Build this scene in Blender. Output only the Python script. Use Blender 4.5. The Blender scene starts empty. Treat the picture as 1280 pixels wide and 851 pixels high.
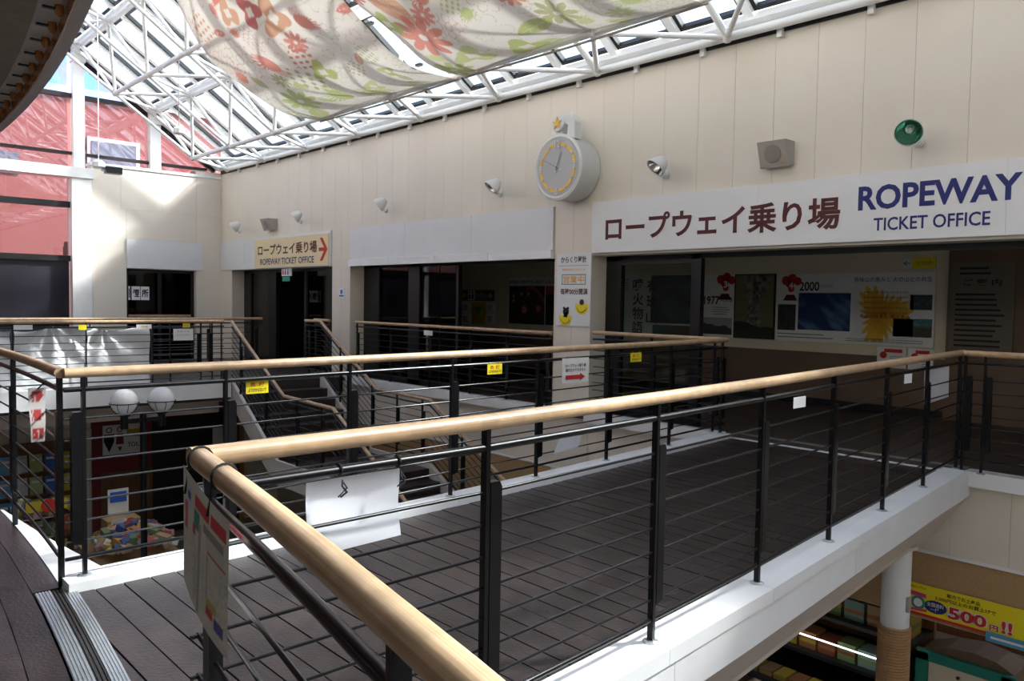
import bpy, math, random
import numpy as np
from math import sin, cos, pi, radians, hypot, sqrt, atan2
from mathutils import Vector, Matrix

random.seed(7)
rng = np.random.default_rng(11)
C = bpy.context.scene.collection
SC = bpy.context.scene

# ------------------------------------------------------------------ camera
def cam_axes(yaw, pitch, roll):
    F = Vector((-sin(yaw)*cos(pitch), cos(yaw)*cos(pitch), sin(pitch)))
    R = Vector((cos(yaw), sin(yaw), 0)); U = R.cross(F)
    return cos(roll)*R + sin(roll)*U, -sin(roll)*R + cos(roll)*U, F
r_, u_, f_ = cam_axes(radians(47.426), radians(-2.816), radians(0.96))
cd = bpy.data.cameras.new('camera'); cam = bpy.data.objects.new('camera', cd); C.objects.link(cam)
M = Matrix((r_, u_, -f_)).transposed().to_4x4(); M.translation = Vector((0, 0, 1.5)); cam.matrix_world = M
cd.sensor_fit = 'HORIZONTAL'; cd.sensor_width = 36.0; cd.lens = 1003.05/1280*36.0
cd.clip_start = 0.05; cd.clip_end = 300
SC.camera = cam

# ------------------------------------------------------------------ world, sun, exposure
wd = bpy.data.worlds.new('sky'); SC.world = wd; wd.use_nodes = True
bg = wd.node_tree.nodes['Background']
sky = wd.node_tree.nodes.new('ShaderNodeTexSky'); sky.sky_type = 'NISHITA'; sky.sun_disc = False
sky.sun_elevation = radians(41); sky.sun_rotation = radians(28.8); sky.dust_density = 3.0; sky.air_density = 1.0; sky.ozone_density = 1.0
hs_ = wd.node_tree.nodes.new('ShaderNodeHueSaturation'); hs_.inputs['Saturation'].default_value = 0.66
wd.node_tree.links.new(sky.outputs[0], hs_.inputs['Color']); wd.node_tree.links.new(hs_.outputs[0], bg.inputs[0])
bg.inputs[1].default_value = 0.25
sd = bpy.data.lights.new('sun', 'SUN'); sd.energy = 5.5; sd.angle = radians(5.0); sd.color = (1.0, 0.955, 0.88)
sun = bpy.data.objects.new('sun', sd); C.objects.link(sun)
sun.rotation_euler = Vector((-0.55, -1.0, -1.0)).to_track_quat('-Z', 'Y').to_euler()
vs = SC.view_settings
vs.view_transform = 'Standard'; vs.look = 'None'; vs.gamma = 1.0; vs.use_curve_mapping = False; vs.exposure = 1.4

# ------------------------------------------------------------------ materials
MT = {}
def mat(name, col=(0.5, 0.5, 0.5), rough=0.5, metal=0.0, var=0.0, nscale=4.0, bump=0.0, bscale=30.0, rnd=0.0, spec=0.5, stretch=(1, 1, 1), emit=0.0, attr=None, transl=0.0, coat=0.0):
    m = bpy.data.materials.new(name); m.use_nodes = True
    nt = m.node_tree; N = nt.nodes; L = nt.links
    b = N['Principled BSDF']
    b.inputs['Base Color'].default_value = (*col, 1); b.inputs['Roughness'].default_value = rough
    b.inputs['Metallic'].default_value = metal; b.inputs['Specular IOR Level'].default_value = spec
    if coat: b.inputs['Coat Weight'].default_value = coat
    src = None
    if attr:
        a = N.new('ShaderNodeAttribute'); a.attribute_name = attr; src = a.outputs['Color']
        L.new(src, b.inputs['Base Color'])
    tc = N.new('ShaderNodeTexCoord'); mp = N.new('ShaderNodeMapping'); mp.inputs['Scale'].default_value = stretch
    L.new(tc.outputs['Object'], mp.inputs['Vector'])
    if var or rnd:
        hs = N.new('ShaderNodeHueSaturation')
        if src: L.new(src, hs.inputs['Color'])
        else: hs.inputs['Color'].default_value = (*col, 1)
        val = None
        if var:
            nz = N.new('ShaderNodeTexNoise'); nz.inputs['Scale'].default_value = nscale; nz.inputs['Detail'].default_value = 6
            L.new(mp.outputs['Vector'], nz.inputs['Vector'])
            mr = N.new('ShaderNodeMapRange'); mr.inputs[1].default_value = 0.25; mr.inputs[2].default_value = 0.75
            mr.inputs[3].default_value = 1-var; mr.inputs[4].default_value = 1+var
            L.new(nz.outputs['Fac'], mr.inputs[0]); val = mr.outputs[0]
        if rnd:
            oi = N.new('ShaderNodeObjectInfo'); m2 = N.new('ShaderNodeMapRange')
            m2.inputs[3].default_value = 1-rnd; m2.inputs[4].default_value = 1+rnd
            L.new(oi.outputs['Random'], m2.inputs[0])
            if val:
                mu = N.new('ShaderNodeMath'); mu.operation = 'MULTIPLY'; L.new(val, mu.inputs[0]); L.new(m2.outputs[0], mu.inputs[1]); val = mu.outputs[0]
            else: val = m2.outputs[0]
        L.new(val, hs.inputs['Value']); L.new(hs.outputs['Color'], b.inputs['Base Color']); src = hs.outputs['Color']
    if bump:
        n2 = N.new('ShaderNodeTexNoise'); n2.inputs['Scale'].default_value = bscale; n2.inputs['Detail'].default_value = 5
        L.new(mp.outputs['Vector'], n2.inputs['Vector'])
        bp = N.new('ShaderNodeBump'); bp.inputs['Strength'].default_value = bump; bp.inputs['Distance'].default_value = 0.01
        L.new(n2.outputs['Fac'], bp.inputs['Height']); L.new(bp.outputs['Normal'], b.inputs['Normal'])
    if emit:
        b.inputs['Emission Color'].default_value = (*col, 1); b.inputs['Emission Strength'].default_value = emit
    if transl:
        tr = N.new('ShaderNodeBsdfTranslucent'); mx = N.new('ShaderNodeMixShader'); mx.inputs[0].default_value = transl
        if src: L.new(src, tr.inputs['Color'])
        else: tr.inputs['Color'].default_value = (*col, 1)
        L.new(b.outputs[0], mx.inputs[1]); L.new(tr.outputs[0], mx.inputs[2]); L.new(mx.outputs[0], N['Material Output'].inputs['Surface'])
    MT[name] = m
    return m

def glass(name, tint, ior=1.45, refl=1.0, film=False):
    m = bpy.data.materials.new(name); m.use_nodes = True
    nt = m.node_tree; N = nt.nodes; L = nt.links; N.remove(N['Principled BSDF'])
    t = N.new('ShaderNodeBsdfTransparent'); t.inputs[0].default_value = (*tint, 1)
    g = N.new('ShaderNodeBsdfGlossy'); g.inputs['Roughness'].default_value = 0.02
    fr = N.new('ShaderNodeLayerWeight'); fr.inputs['Blend'].default_value = 0.5
    pw = N.new('ShaderNodeMath'); pw.operation = 'POWER'; pw.inputs[1].default_value = 4.5; L.new(fr.outputs['Facing'], pw.inputs[0])
    mu = N.new('ShaderNodeMath'); mu.operation = 'MULTIPLY_ADD'; mu.inputs[1].default_value = 0.75*refl; mu.inputs[2].default_value = 0.035*refl; mu.use_clamp = True
    L.new(pw.outputs[0], mu.inputs[0])
    mx = N.new('ShaderNodeMixShader'); L.new(mu.outputs[0], mx.inputs[0]); L.new(t.outputs[0], mx.inputs[1]); L.new(g.outputs[0], mx.inputs[2])
    if film:  # iridescent sky reflection imitated by noise colours in the tint
        tc = N.new('ShaderNodeTexCoord'); nz = N.new('ShaderNodeTexNoise'); nz.inputs['Scale'].default_value = 0.9; nz.inputs['Detail'].default_value = 1
        L.new(tc.outputs['Object'], nz.inputs['Vector'])
        cr = N.new('ShaderNodeValToRGB'); e = cr.color_ramp.elements
        e[0].position = 0.35; e[0].color = (0.35, 0.85, 1.0, 1); e[1].position = 0.62; e[1].color = (0.78, 0.6, 1.0, 1)
        k = cr.color_ramp.elements.new(0.5); k.color = (0.62, 0.7, 1.0, 1)
        L.new(nz.outputs['Fac'], cr.inputs[0]); L.new(cr.outputs[0], t.inputs[0])
    L.new(mx.outputs[0], N['Material Output'].inputs['Surface'])
    MT[name] = m

def wood_mat(name, c1, c2, rough):
    m = bpy.data.materials.new(name); m.use_nodes = True
    nt = m.node_tree; N = nt.nodes; L = nt.links; b = N['Principled BSDF']
    uv = N.new('ShaderNodeUVMap'); uv.uv_map = 'UVMap'
    mp = N.new('ShaderNodeMapping'); mp.inputs['Scale'].default_value = (1.6, 26, 1)
    nz = N.new('ShaderNodeTexNoise'); nz.inputs['Scale'].default_value = 1.4; nz.inputs['Detail'].default_value = 8; nz.inputs['Distortion'].default_value = 0.6
    cr = N.new('ShaderNodeValToRGB'); cr.color_ramp.elements[0].position = 0.3; cr.color_ramp.elements[1].position = 0.72
    cr.color_ramp.elements[0].color = (*c1, 1); cr.color_ramp.elements[1].color = (*c2, 1)
    L.new(uv.outputs[0], mp.inputs[0]); L.new(mp.outputs[0], nz.inputs['Vector']); L.new(nz.outputs['Fac'], cr.inputs[0]); L.new(cr.outputs[0], b.inputs['Base Color'])
    n2 = N.new('ShaderNodeTexNoise'); n2.inputs['Scale'].default_value = 14.0; n2.inputs['Detail'].default_value = 5; tc = N.new('ShaderNodeTexCoord'); L.new(tc.outputs['Object'], n2.inputs['Vector'])
    mr = N.new('ShaderNodeMapRange'); mr.inputs[1].default_value = 0.38; mr.inputs[2].default_value = 0.62; mr.inputs[3].default_value = 0.84; mr.inputs[4].default_value = 1.05; L.new(n2.outputs['Fac'], mr.inputs[0])
    h2 = N.new('ShaderNodeHueSaturation'); L.new(cr.outputs[0], h2.inputs['Color']); L.new(mr.outputs[0], h2.inputs['Value']); L.new(h2.outputs[0], b.inputs['Base Color'])
    b.inputs['Roughness'].default_value = rough
    MT[name] = m

mat('beige', (0.75, 0.685, 0.592), 0.6, var=0.04, nscale=1.2, rnd=0.015)
mat('beige_seam', (0.66, 0.60, 0.525), 0.8)
mat('white_panel', (0.72, 0.73, 0.74), 0.45, var=0.03, nscale=2)
mat('white_paint', (0.80, 0.81, 0.82), 0.4, var=0.03, nscale=3)
mat('white_steel', (0.90, 0.90, 0.885), 0.35, var=0.04, nscale=5)
mat('kerb_white', (0.80, 0.80, 0.80), 0.45, var=0.05, nscale=3)
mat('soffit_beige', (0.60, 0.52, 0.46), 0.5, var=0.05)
mat('stringer_grey', (0.60, 0.56, 0.52), 0.5, var=0.04)
mat('tan', (0.42, 0.27, 0.13), 0.8, var=0.12, nscale=40)
mat('brown_wall', (0.17, 0.11, 0.07), 0.6, var=0.1)
mat('int_wall', (0.74, 0.65, 0.50), 0.7, var=0.04)
mat('dark_floor', (0.05, 0.04, 0.034), 0.35, var=0.15, nscale=6)
mat('low_floor', (0.34, 0.31, 0.27), 0.5, var=0.2)
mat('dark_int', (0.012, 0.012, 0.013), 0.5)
mat('dark_frame', (0.008, 0.008, 0.009), 0.35)
mat('gasket', (0.012, 0.012, 0.012), 0.4)
mat('black_metal', (0.003, 0.003, 0.004), 0.30, spec=0.42)
mat('deck_dark', (0.029, 0.0205, 0.0185), 0.36, spec=0.36, var=0.45, nscale=9, rnd=0.25, bump=0.25, bscale=60, stretch=(1, 1, 1))
mat('step_dark', (0.030, 0.020, 0.018), 0.45, var=0.3, nscale=8, rnd=0.15)
mat('joint_dark', (0.004, 0.004, 0.004), 0.8)
wood_mat('rail_wood', (0.43, 0.26, 0.13), (0.63, 0.45, 0.28), 0.33)
mat('alu', (0.55, 0.58, 0.58), 0.35, metal=0.8, var=0.1, nscale=20)
mat('rubber', (0.03, 0.025, 0.025), 0.7)
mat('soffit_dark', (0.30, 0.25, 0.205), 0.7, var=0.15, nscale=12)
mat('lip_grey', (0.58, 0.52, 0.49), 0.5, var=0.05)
mat('bulb_amber', (0.38, 0.14, 0.03), 0.25, var=0.2, nscale=20)
mat('maroon', (0.085, 0.009, 0.008), 0.6)
mat('red_print', (0.55, 0.02, 0.02), 0.6)
mat('navy', (0.012, 0.02, 0.16), 0.6)
mat('black_print', (0.01, 0.01, 0.01), 0.7)
mat('grey_print', (0.30, 0.29, 0.28), 0.7)
mat('cream', (0.80, 0.66, 0.40), 0.6, var=0.03)
mat('sign_white', (0.78, 0.785, 0.79), 0.5, var=0.02)
mat('paper', (0.78, 0.78, 0.80), 0.6, transl=0.3, var=0.02)
mat('paper_thick', (0.78, 0.77, 0.73), 0.6)
mat('yellow', (0.85, 0.70, 0.01), 0.5)
mat('yellow_dim', (0.55, 0.42, 0.02), 0.5)
mat('orange_print', (0.80, 0.38, 0.05), 0.6)
mat('green_print', (0.03, 0.28, 0.18), 0.6)
mat('pink_print', (0.65, 0.05, 0.2), 0.6)
mat('blue_print', (0.03, 0.12, 0.5), 0.6)
mat('teal', (0.02, 0.26, 0.20), 0.4)
mat('gold', (0.70, 0.42, 0.06), 0.35, metal=0.5)
mat('clock_white', (0.70, 0.70, 0.68), 0.45, var=0.03)
mat('clock_face', (0.50, 0.505, 0.51), 0.5)
mat('chrome', (0.55, 0.55, 0.56), 0.08, metal=1.0)
mat('green_chrome', (0.35, 0.62, 0.52), 0.10, metal=1.0)  # green reflection seen in the dish, put into the metal colour
mat('speaker_grey', (0.40, 0.36, 0.33), 0.6)
mat('speaker_grille', (0.30, 0.26, 0.24), 0.8, bump=0.3, bscale=300)
mat('tarp', (0.88, 0.885, 0.89), 0.32, metal=0.0, bump=0.15, bscale=14)
mat('globe', (0.90, 0.90, 0.91), 0.2, transl=0.25)
mat('red_board', (0.20, 0.012, 0.014), 0.5)
mat('red_building', (0.29, 0.105, 0.098), 0.8, var=0.06, nscale=0.8)
mat('build_trim', (0.75, 0.72, 0.72), 0.7)
mat('build_glass', (0.16, 0.20, 0.26), 0.1)
mat('spandrel', (0.035, 0.032, 0.042), 0.12)
mat('rope', (0.46, 0.27, 0.13), 0.85, var=0.25, nscale=90, bump=0.5, bscale=200)
mat('cardboard', (0.45, 0.27, 0.12), 0.8)
mat('wood_brown', (0.20, 0.09, 0.035), 0.5, var=0.2, stretch=(8, 8, 1))
mat('tube_light', (0.95, 1.0, 1.0), 0.3, emit=2.0)
mat('screen', (0.10, 0.25, 0.8), 0.3, emit=0.8)
mat('print', attr='Col', rough=0.55)
mat('fabric', attr='Col', rough=0.8, transl=0.20)
glass('pane', (0.89, 0.94, 0.98))
glass('pane_film', (0.7, 0.7, 1.0), film=True)  # cyan and violet sky reflection put into the glass colour
glass('pane_pink', (0.80, 0.74, 0.78), 1.5, 2.6)
glass('pane_door', (0.74, 0.80, 0.76), 1.5, 1.0)
glass('pane_dark', (0.16, 0.17, 0.17), 1.5, 1.0)

def flat(col, rough=0.6):
    k = 'ink_%02d_%02d_%02d' % tuple(int(c*99) for c in col)
    return MT.get(k) or mat(k, col, rough)

# ------------------------------------------------------------------ mesh helpers
class MB:
    def __init__(s): s.v = []; s.f = []; s.uv = None
    def box(s, x0, x1, y0, y1, z0, z1):
        b = len(s.v)
        s.v += [(x0,y0,z0),(x1,y0,z0),(x1,y1,z0),(x0,y1,z0),(x0,y0,z1),(x1,y0,z1),(x1,y1,z1),(x0,y1,z1)]
        s.f += [(b,b+3,b+2,b+1),(b+4,b+5,b+6,b+7),(b,b+1,b+5,b+4),(b+1,b+2,b+6,b+5),(b+2,b+3,b+7,b+6),(b+3,b,b+4,b+7)]
        return s
    def obox(s, o, ax, ay, az):       # corner origin with three edge vectors
        o, ax, ay, az = Vector(o), Vector(ax), Vector(ay), Vector(az); b = len(s.v)
        for k in (Vector((0,0,0)), az):
            s.v += [tuple(o+k), tuple(o+ax+k), tuple(o+ax+ay+k), tuple(o+ay+k)]
        s.f += [(b,b+3,b+2,b+1),(b+4,b+5,b+6,b+7),(b,b+1,b+5,b+4),(b+1,b+2,b+6,b+5),(b+2,b+3,b+7,b+6),(b+3,b,b+4,b+7)]
        return s
    def bar(s, a, b, w, h, up=(0,0,1)):  # centred rectangular bar from a to b
        a, b = Vector(a), Vector(b); d = (b-a); up = Vector(up)
        x = d.cross(up).normalized(); y = x.cross(d.normalized())
        return s.obox(a - x*w/2 - y*h/2, x*w, d, y*h)
    def prism(s, pts, d):              # planar polygon extruded by vector d
        n = len(pts); b = len(s.v); d = Vector(d)
        s.v += [tuple(Vector(p)) for p in pts] + [tuple(Vector(p)+d) for p in pts]
        s.f.append(tuple(range(b+n-1, b-1, -1))); s.f.append(tuple(range(b+n, b+2*n)))
        for i in range(n):
            j = (i+1) % n; s.f.append((b+i, b+j, b+n+j, b+n+i))
        return s
    def tube(s, pts, r, n=8, uv=False, cap=True):
        pts = [Vector(p) for p in pts]; b = len(s.v); m = len(pts); L = 0.0
        if uv and s.uv is None: s.uv = []
        for i, p in enumerate(pts):
            d0 = (pts[i]-pts[i-1]).normalized() if i else None
            d1 = (pts[i+1]-pts[i]).normalized() if i < m-1 else None
            t = ((d0 or d1) + (d1 or d0)).normalized()
            k = 1.0
            if d0 and d1:
                k = 1/max(0.35, t.dot(d0))
            ref = Vector((0,0,1)) if abs(t.z) < 0.95 else Vector((1,0,0))
            a = t.cross(ref).normalized(); c = a.cross(t)
            bend = Vector((0,0,0))
            if d0 and d1 and (d1-d0).length > 1e-5: bend = (d1-d0).normalized()
            if i: L += (pts[i]-pts[i-1]).length
            for q in range(n):
                an = 2*pi*q/n; o = a*cos(an)+c*sin(an)
                o = o + bend*(o.dot(bend))*(k-1)
                s.v.append(tuple(p+o*r))
                if s.uv is not None: s.uv.append((L, q/n))
        for i in range(m-1):
            for q in range(n):
                j = (q+1) % n
                s.f.append((b+i*n+q, b+(i+1)*n+q, b+(i+1)*n+j, b+i*n+j))
        if cap:
            s.f.append(tuple(range(b, b+n))); s.f.append(tuple(range(b+m*n-1, b+(m-1)*n-1, -1)))
        return s
    def lathe(s, o, axis, prof, n=20, caps=True):   # prof: list of (radius, distance along axis)
        o, ax = Vector(o), Vector(axis).normalized()
        ref = Vector((0,0,1)) if abs(ax.z) < 0.9 else Vector((1,0,0))
        a = ax.cross(ref).normalized(); c = a.cross(ax); b = len(s.v); m = len(prof)
        for r, h in prof:
            for q in range(n):
                an = 2*pi*q/n; s.v.append(tuple(o + ax*h + (a*cos(an)+c*sin(an))*r))
        for i in range(m-1):
            for q in range(n):
                j = (q+1) % n; s.f.append((b+i*n+q, b+i*n+j, b+(i+1)*n+j, b+(i+1)*n+q))
        if caps: s.f.append(tuple(range(b, b+n))); s.f.append(tuple(range(b+m*n-1, b+(m-1)*n-1, -1)))
        return s
    def sphere(s, c, r, n=16, m=10, sx=(1,1,1)):
        prof = [(max(1e-4, r*sin(pi*i/m)), -r*cos(pi*i/m)) for i in range(m+1)]
        return s.lathe(c, (0,0,1), prof, n)
    def mesh(s, name):
        me = bpy.data.meshes.new(name); me.from_pydata(s.v, [], s.f)
        if s.uv is not None:
            ul = me.uv_layers.new(name='UVMap'); li = np.zeros(len(me.loops), np.int32); me.loops.foreach_get('vertex_index', li)
            ul.data.foreach_set('uv', np.array(s.uv, np.float32)[li].ravel())
        me.validate(); return me

def link(name, data, m=None, parent=None, smooth=False):
    o = bpy.data.objects.new(name, data); C.objects.link(o)
    if m is not None and data is not None and hasattr(data, 'materials') and len(data.materials) == 0: data.materials.append(MT[m] if isinstance(m, str) else m)
    if smooth:
        data.polygons.foreach_set('use_smooth', [True]*len(data.polygons))
        if smooth != 'all':
            import bmesh
            try: data.set_sharp_from_angle(angle=radians(45))
            except Exception: pass
    if parent is not None:
        o.parent = parent
        o.location = -wl(parent)
    return o
def wl(o):
    l = Vector(o.location); p = o.parent
    while p is not None: l = l + Vector(p.location); p = p.parent
    return l
def part(name, mb, m, parent=None, smooth=False):
    return link(name, mb.mesh(name), m, parent, smooth)
def inst(name, me, loc, parent, m=None, rot=None, scale=None):
    o = link(name, me, m, parent); o.location = Vector(loc) - (wl(parent) if parent else Vector((0,0,0)))
    if rot is not None: o.rotation_euler = rot
    if scale is not None: o.scale = scale
    return o
def tag(o, label, cat, group=None):
    o['label'] = label; o['category'] = cat
    if group: o['group'] = group
    return o
def thing(name, label, cat, loc=(0,0,0), group=None):
    o = bpy.data.objects.new(name, None); C.objects.link(o); o.location = loc; o.empty_display_size = 0.1
    return tag(o, label, cat, group)
def struct(name, mb, m, smooth=False):
    o = part(name, mb, m, None, smooth); o['kind'] = 'structure'; return o
def sroot(name, loc=(0,0,0)):
    o = bpy.data.objects.new(name, None); C.objects.link(o); o.location = loc; o['kind'] = 'structure'; return o

_tc = {}
def text_data(body, weight):
    k = (body, weight)
    if k in _tc: return _tc[k]
    cu = bpy.data.curves.new('lettering', 'FONT'); cu.body = body; cu.size = 1.0; cu.offset = weight; cu.resolution_u = 3
    o = bpy.data.objects.new('lettering_tmp', cu); C.objects.link(o)
    dg = bpy.context.evaluated_depsgraph_get(); me = bpy.data.meshes.new_from_object(o.evaluated_get(dg))
    co = np.zeros(len(me.vertices)*3, np.float32); me.vertices.foreach_get('co', co); co = co.reshape(-1, 3)
    fs = [tuple(p.vertices) for p in me.polygons]
    bpy.data.objects.remove(o); bpy.data.curves.remove(cu); bpy.data.meshes.remove(me)
    _tc[k] = (co, fs); return _tc[k]
def text(body, org, w, h, right, up, m, parent, weight=0.0, name='lettering', lift=0.003, italic=0.0):
    co, fs = text_data(body, weight)
    if len(co) == 0: return None
    mn, mx = co.min(0), co.max(0); sx = (co[:,0]-mn[0])/max(1e-6, mx[0]-mn[0]); sy = (co[:,1]-mn[1])/max(1e-6, mx[1]-mn[1])
    if w is None: w = h*(mx[0]-mn[0])/max(1e-6, mx[1]-mn[1])
    R, U = Vector(right).normalized(), Vector(up).normalized(); Nn = R.cross(U); o = Vector(org) + Nn*lift
    mb = MB(); mb.v = [tuple(o + R*float(a*w + italic*b*h) + U*float(b*h)) for a, b in zip(sx, sy)]; mb.f = fs
    return part(name, mb, m, parent)

def print_mesh(name, org, right, up, w, h, nx, ny, fn, m='print', parent=None, lift=0.002, surf=None):
    """a flat (or surf-shaped) sheet whose print is computed per vertex"""
    u, v = np.meshgrid((np.arange(nx)+0.0)/(nx-1), (np.arange(ny)+0.0)/(ny-1)); u = u.ravel(); v = v.ravel()
    if surf is None:
        R, U = Vector(right).normalized(), Vector(up).normalized(); Nn = R.cross(U); o = Vector(org)+Nn*lift
        P = np.array(o)[None] + np.outer(u*w, np.array(R)) + np.outer(v*h, np.array(U))
    else: P = surf(u, v)
    idx = np.arange(nx*ny).reshape(ny, nx)
    F = np.stack([idx[:-1,:-1], idx[:-1,1:], idx[1:,1:], idx[1:,:-1]], -1).reshape(-1, 4)
    me = bpy.data.meshes.new(name); me.from_pydata(P.tolist(), [], F.tolist())
    col = np.ones((nx*ny, 4), np.float32); col[:, :3] = np.clip(fn(u, v), 0, 1)
    a = me.color_attributes.new('Col', 'FLOAT_COLOR', 'POINT'); a.data.foreach_set('color', col.ravel())
    return link(name, me, m, parent, smooth=('all' if surf is not None else False))

_ng = np.random.default_rng(3).random((8, 64, 64))
def vn(u, v, s, k=0):
    x = u*s; y = v*s; xi = np.floor(x).astype(int); yi = np.floor(y).astype(int); fx = x-xi; fy = y-yi
    fx = fx*fx*(3-2*fx); fy = fy*fy*(3-2*fy); G = _ng[k % 8]
    g = lambda a, b: G[(a) % 64, (b) % 64]
    return (g(xi,yi)*(1-fx)+g(xi+1,yi)*fx)*(1-fy) + (g(xi,yi+1)*(1-fx)+g(xi+1,yi+1)*fx)*fy
def fbm(u, v, s, k=0):
    return (vn(u,v,s,k)*0.5 + vn(u,v,s*2.1,k+1)*0.27 + vn(u,v,s*4.3,k+2)*0.15 + vn(u,v,s*9,k+3)*0.08)
def mixc(a, b, t): return np.asarray(a)[None]*(1-t[:,None]) + np.asarray(b)[None]*t[:,None]
def over(c, b, msk): return c*(1-msk[:,None]) + np.asarray(b)[None]*msk[:,None]

XA, YA, ZA = (1,0,0), (0,1,0), (0,0,1)

# ================================================================== SETTING
NE_Y = [0.70, 1.72, 2.74, 3.75, 4.77, 5.79, 6.83, 7.84]; NE_X = [-1.975, -1.99, -2.07, -2.16, -2.27, -2.37, -2.48, -2.58]
FE_Y = [1.05, 1.9, 2.75, 3.65, 4.6, 5.6, 6.7, 7.9];       FE_X = [-4.48, -4.50, -4.555, -4.62, -4.69, -4.79, -4.90, -5.03]
xn = lambda y: float(np.interp(y, NE_Y, NE_X)); xf = lambda y: float(np.interp(y, FE_Y, FE_X))
yg = lambda x: 1.118-(x+6.5)**2/58.0
LOW = -3.2
WX0, WX1 = -19.17, 10.6

# ---- long back wall with its panels, columns and bands
mb = MB()
mb.box(WX0-0.3, WX1, 8.012, 8.3, 2.12, 4.42)
mb.box(WX0-0.3, WX0+0.61, 8.012, 8.3, 0, 2.12)
mb.box(WX0-0.3, WX1, 8.012, 8.25, -0.80, -0.06)
mb.box(WX0-0.3, -5.2, 8.012, 8.25, LOW, -0.8)
mb.box(-5.2, WX1, 8.012, 8.25, -1.46, -0.8)
wall = struct('wall_back', mb, 'beige_seam')
xs = [-3.13+0.485*k for k in range(-34, 30)]
xs = [WX0] + [x for x in xs if WX0+0.1 < x < WX1-0.1] + [WX1]
for a, b in zip(xs[:-1], xs[1:]):
    part('wall_panel', MB().box(a+0.0015, b-0.0015, 8.0, 8.02, 2.815, 4.42), 'beige', wall)
    if b > -14.0: part('wall_panel', MB().box(a+0.0015, b-0.0015, 8.0, 8.02, -0.795, -0.05), 'beige', wall)
    if -14 < b < WX1: part('wall_panel', MB().box(a, b, 8.0, 8.02, (LOW if b < -5 else -1.45), -0.82), 'tan', wall)
part('wall_trim', MB().box(WX0, WX1, 7.985, 8.02, -0.82, -0.795), 'white_paint', wall)
part('wall_panel', MB().box(WX0, WX0+0.61, 8.0, 8.02, 0, 2.12), 'beige', wall)
for x0, x1 in ((-13.9, -13.24), (-7.85, -7.17)):
    c = part('column', MB().box(x0, x1, 7.995, 8.32, LOW, 2.815), 'beige', wall)
    part('column_seam', MB().box((x0+x1)/2-0.003, (x0+x1)/2+0.003, 7.993, 7.997, 0, 2.81), 'beige_seam', c)
    part('column_face', MB().box(x0, x1, 7.990, 7.996, -0.8, -0.02), 'beige', c)
def bands(x0, x1, n, z0=2.12, z1=2.81):
    for i in range(n):
        a = x0+(x1-x0)*i/n; b = x0+(x1-x0)*(i+1)/n
        part('fascia_panel', MB().box(a+0.003, b-0.003, 7.97, 8.02, z0, z1), 'white_panel', wall)
bands(WX0+0.02, -13.93, 4); bands(-13.22, -7.87, 3, 2.22, 2.81)
for i in range(4):
    a = -13.22+5.35*i/4; b = -13.22+5.35*(i+1)/4
    part('shutter_lip', MB().box(a+0.004, b-0.004, 7.93, 8.02, 2.10, 2.215), 'white_paint', wall)
part('top_flashing', MB().box(WX0, WX1, 7.985, 8.3, 4.42, 4.445), 'gasket', wall)
part('gutter', MB().box(WX0, WX1, 7.98, 8.06, 4.45, 4.53), 'gasket', wall)
part('roof_kerb', MB().box(WX0, WX1, 8.06, 8.3, 4.45, 4.60), 'white_steel', wall)
for k in range(20):
    x = -18.1+0.97*k
    part('clip', MB().box(x-0.03, x+0.03, 7.94, 7.99, 4.36, 4.45), 'white_steel', wall)

# ---- arcade floor, interior
fl = struct('floor_arcade', MB().box(WX0-0.3, WX1, 7.93, 12.0, -0.06, 0.0), 'dark_floor')
for a, b in ((-13.24, -7.85), (-7.17, -5.1), (-2.52, WX1)):
    part('sill', MB().box(a, b, 7.90, 8.06, -0.10, 0.035), 'kerb_white', fl)
part('floor_strip', MB().box(-5.0, -2.6, 7.90, 7.96, -0.01, 0.006), 'kerb_white', fl)
part('floor_strip', MB().box(-5.0, -2.6, 8.22, 8.30, -0.01, 0.006), 'alu', fl)
iw = struct('wall_interior', MB().box(WX0-0.3, -4.0, 11.7, 11.9, 0.0, 2.6), 'int_wall')
part('wainscot', MB().box(-15.0, -4.02, 11.68, 11.72, 0.0, 0.80), 'brown_wall', iw)
part('skirting', MB().box(-15.0, -4.02, 11.665, 11.70, 0.0, 0.10), 'dark_frame', iw)
struct('wall_interior_side', MB().box(-14.85, -14.6, 8.35, 11.7, 0, 2.6), 'int_wall')
mb = MB().box(-4.0, WX1+0.6, 11.60, 11.9, 0, 2.6); mb.box(WX1, WX1+0.6, 7.95, 11.6, 0, 2.6)
struct('wall_counter', mb, 'brown_wall')
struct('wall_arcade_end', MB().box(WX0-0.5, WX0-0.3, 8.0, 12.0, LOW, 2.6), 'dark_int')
struct('wall_shop', MB().box(WX0, WX1+2, 12.4, 12.6, LOW, -0.06).box(-5.4, -5.2, 8.25, 12.4, LOW, -0.06).box(WX1+1.8, WX1+2, 7.9, 12.4, LOW, -0.06), 'wood_brown')
struct('ceiling_arcade', MB().box(WX0-0.3, WX1, 8.05, 12.0, 2.45, 2.6), 'white_paint')

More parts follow.
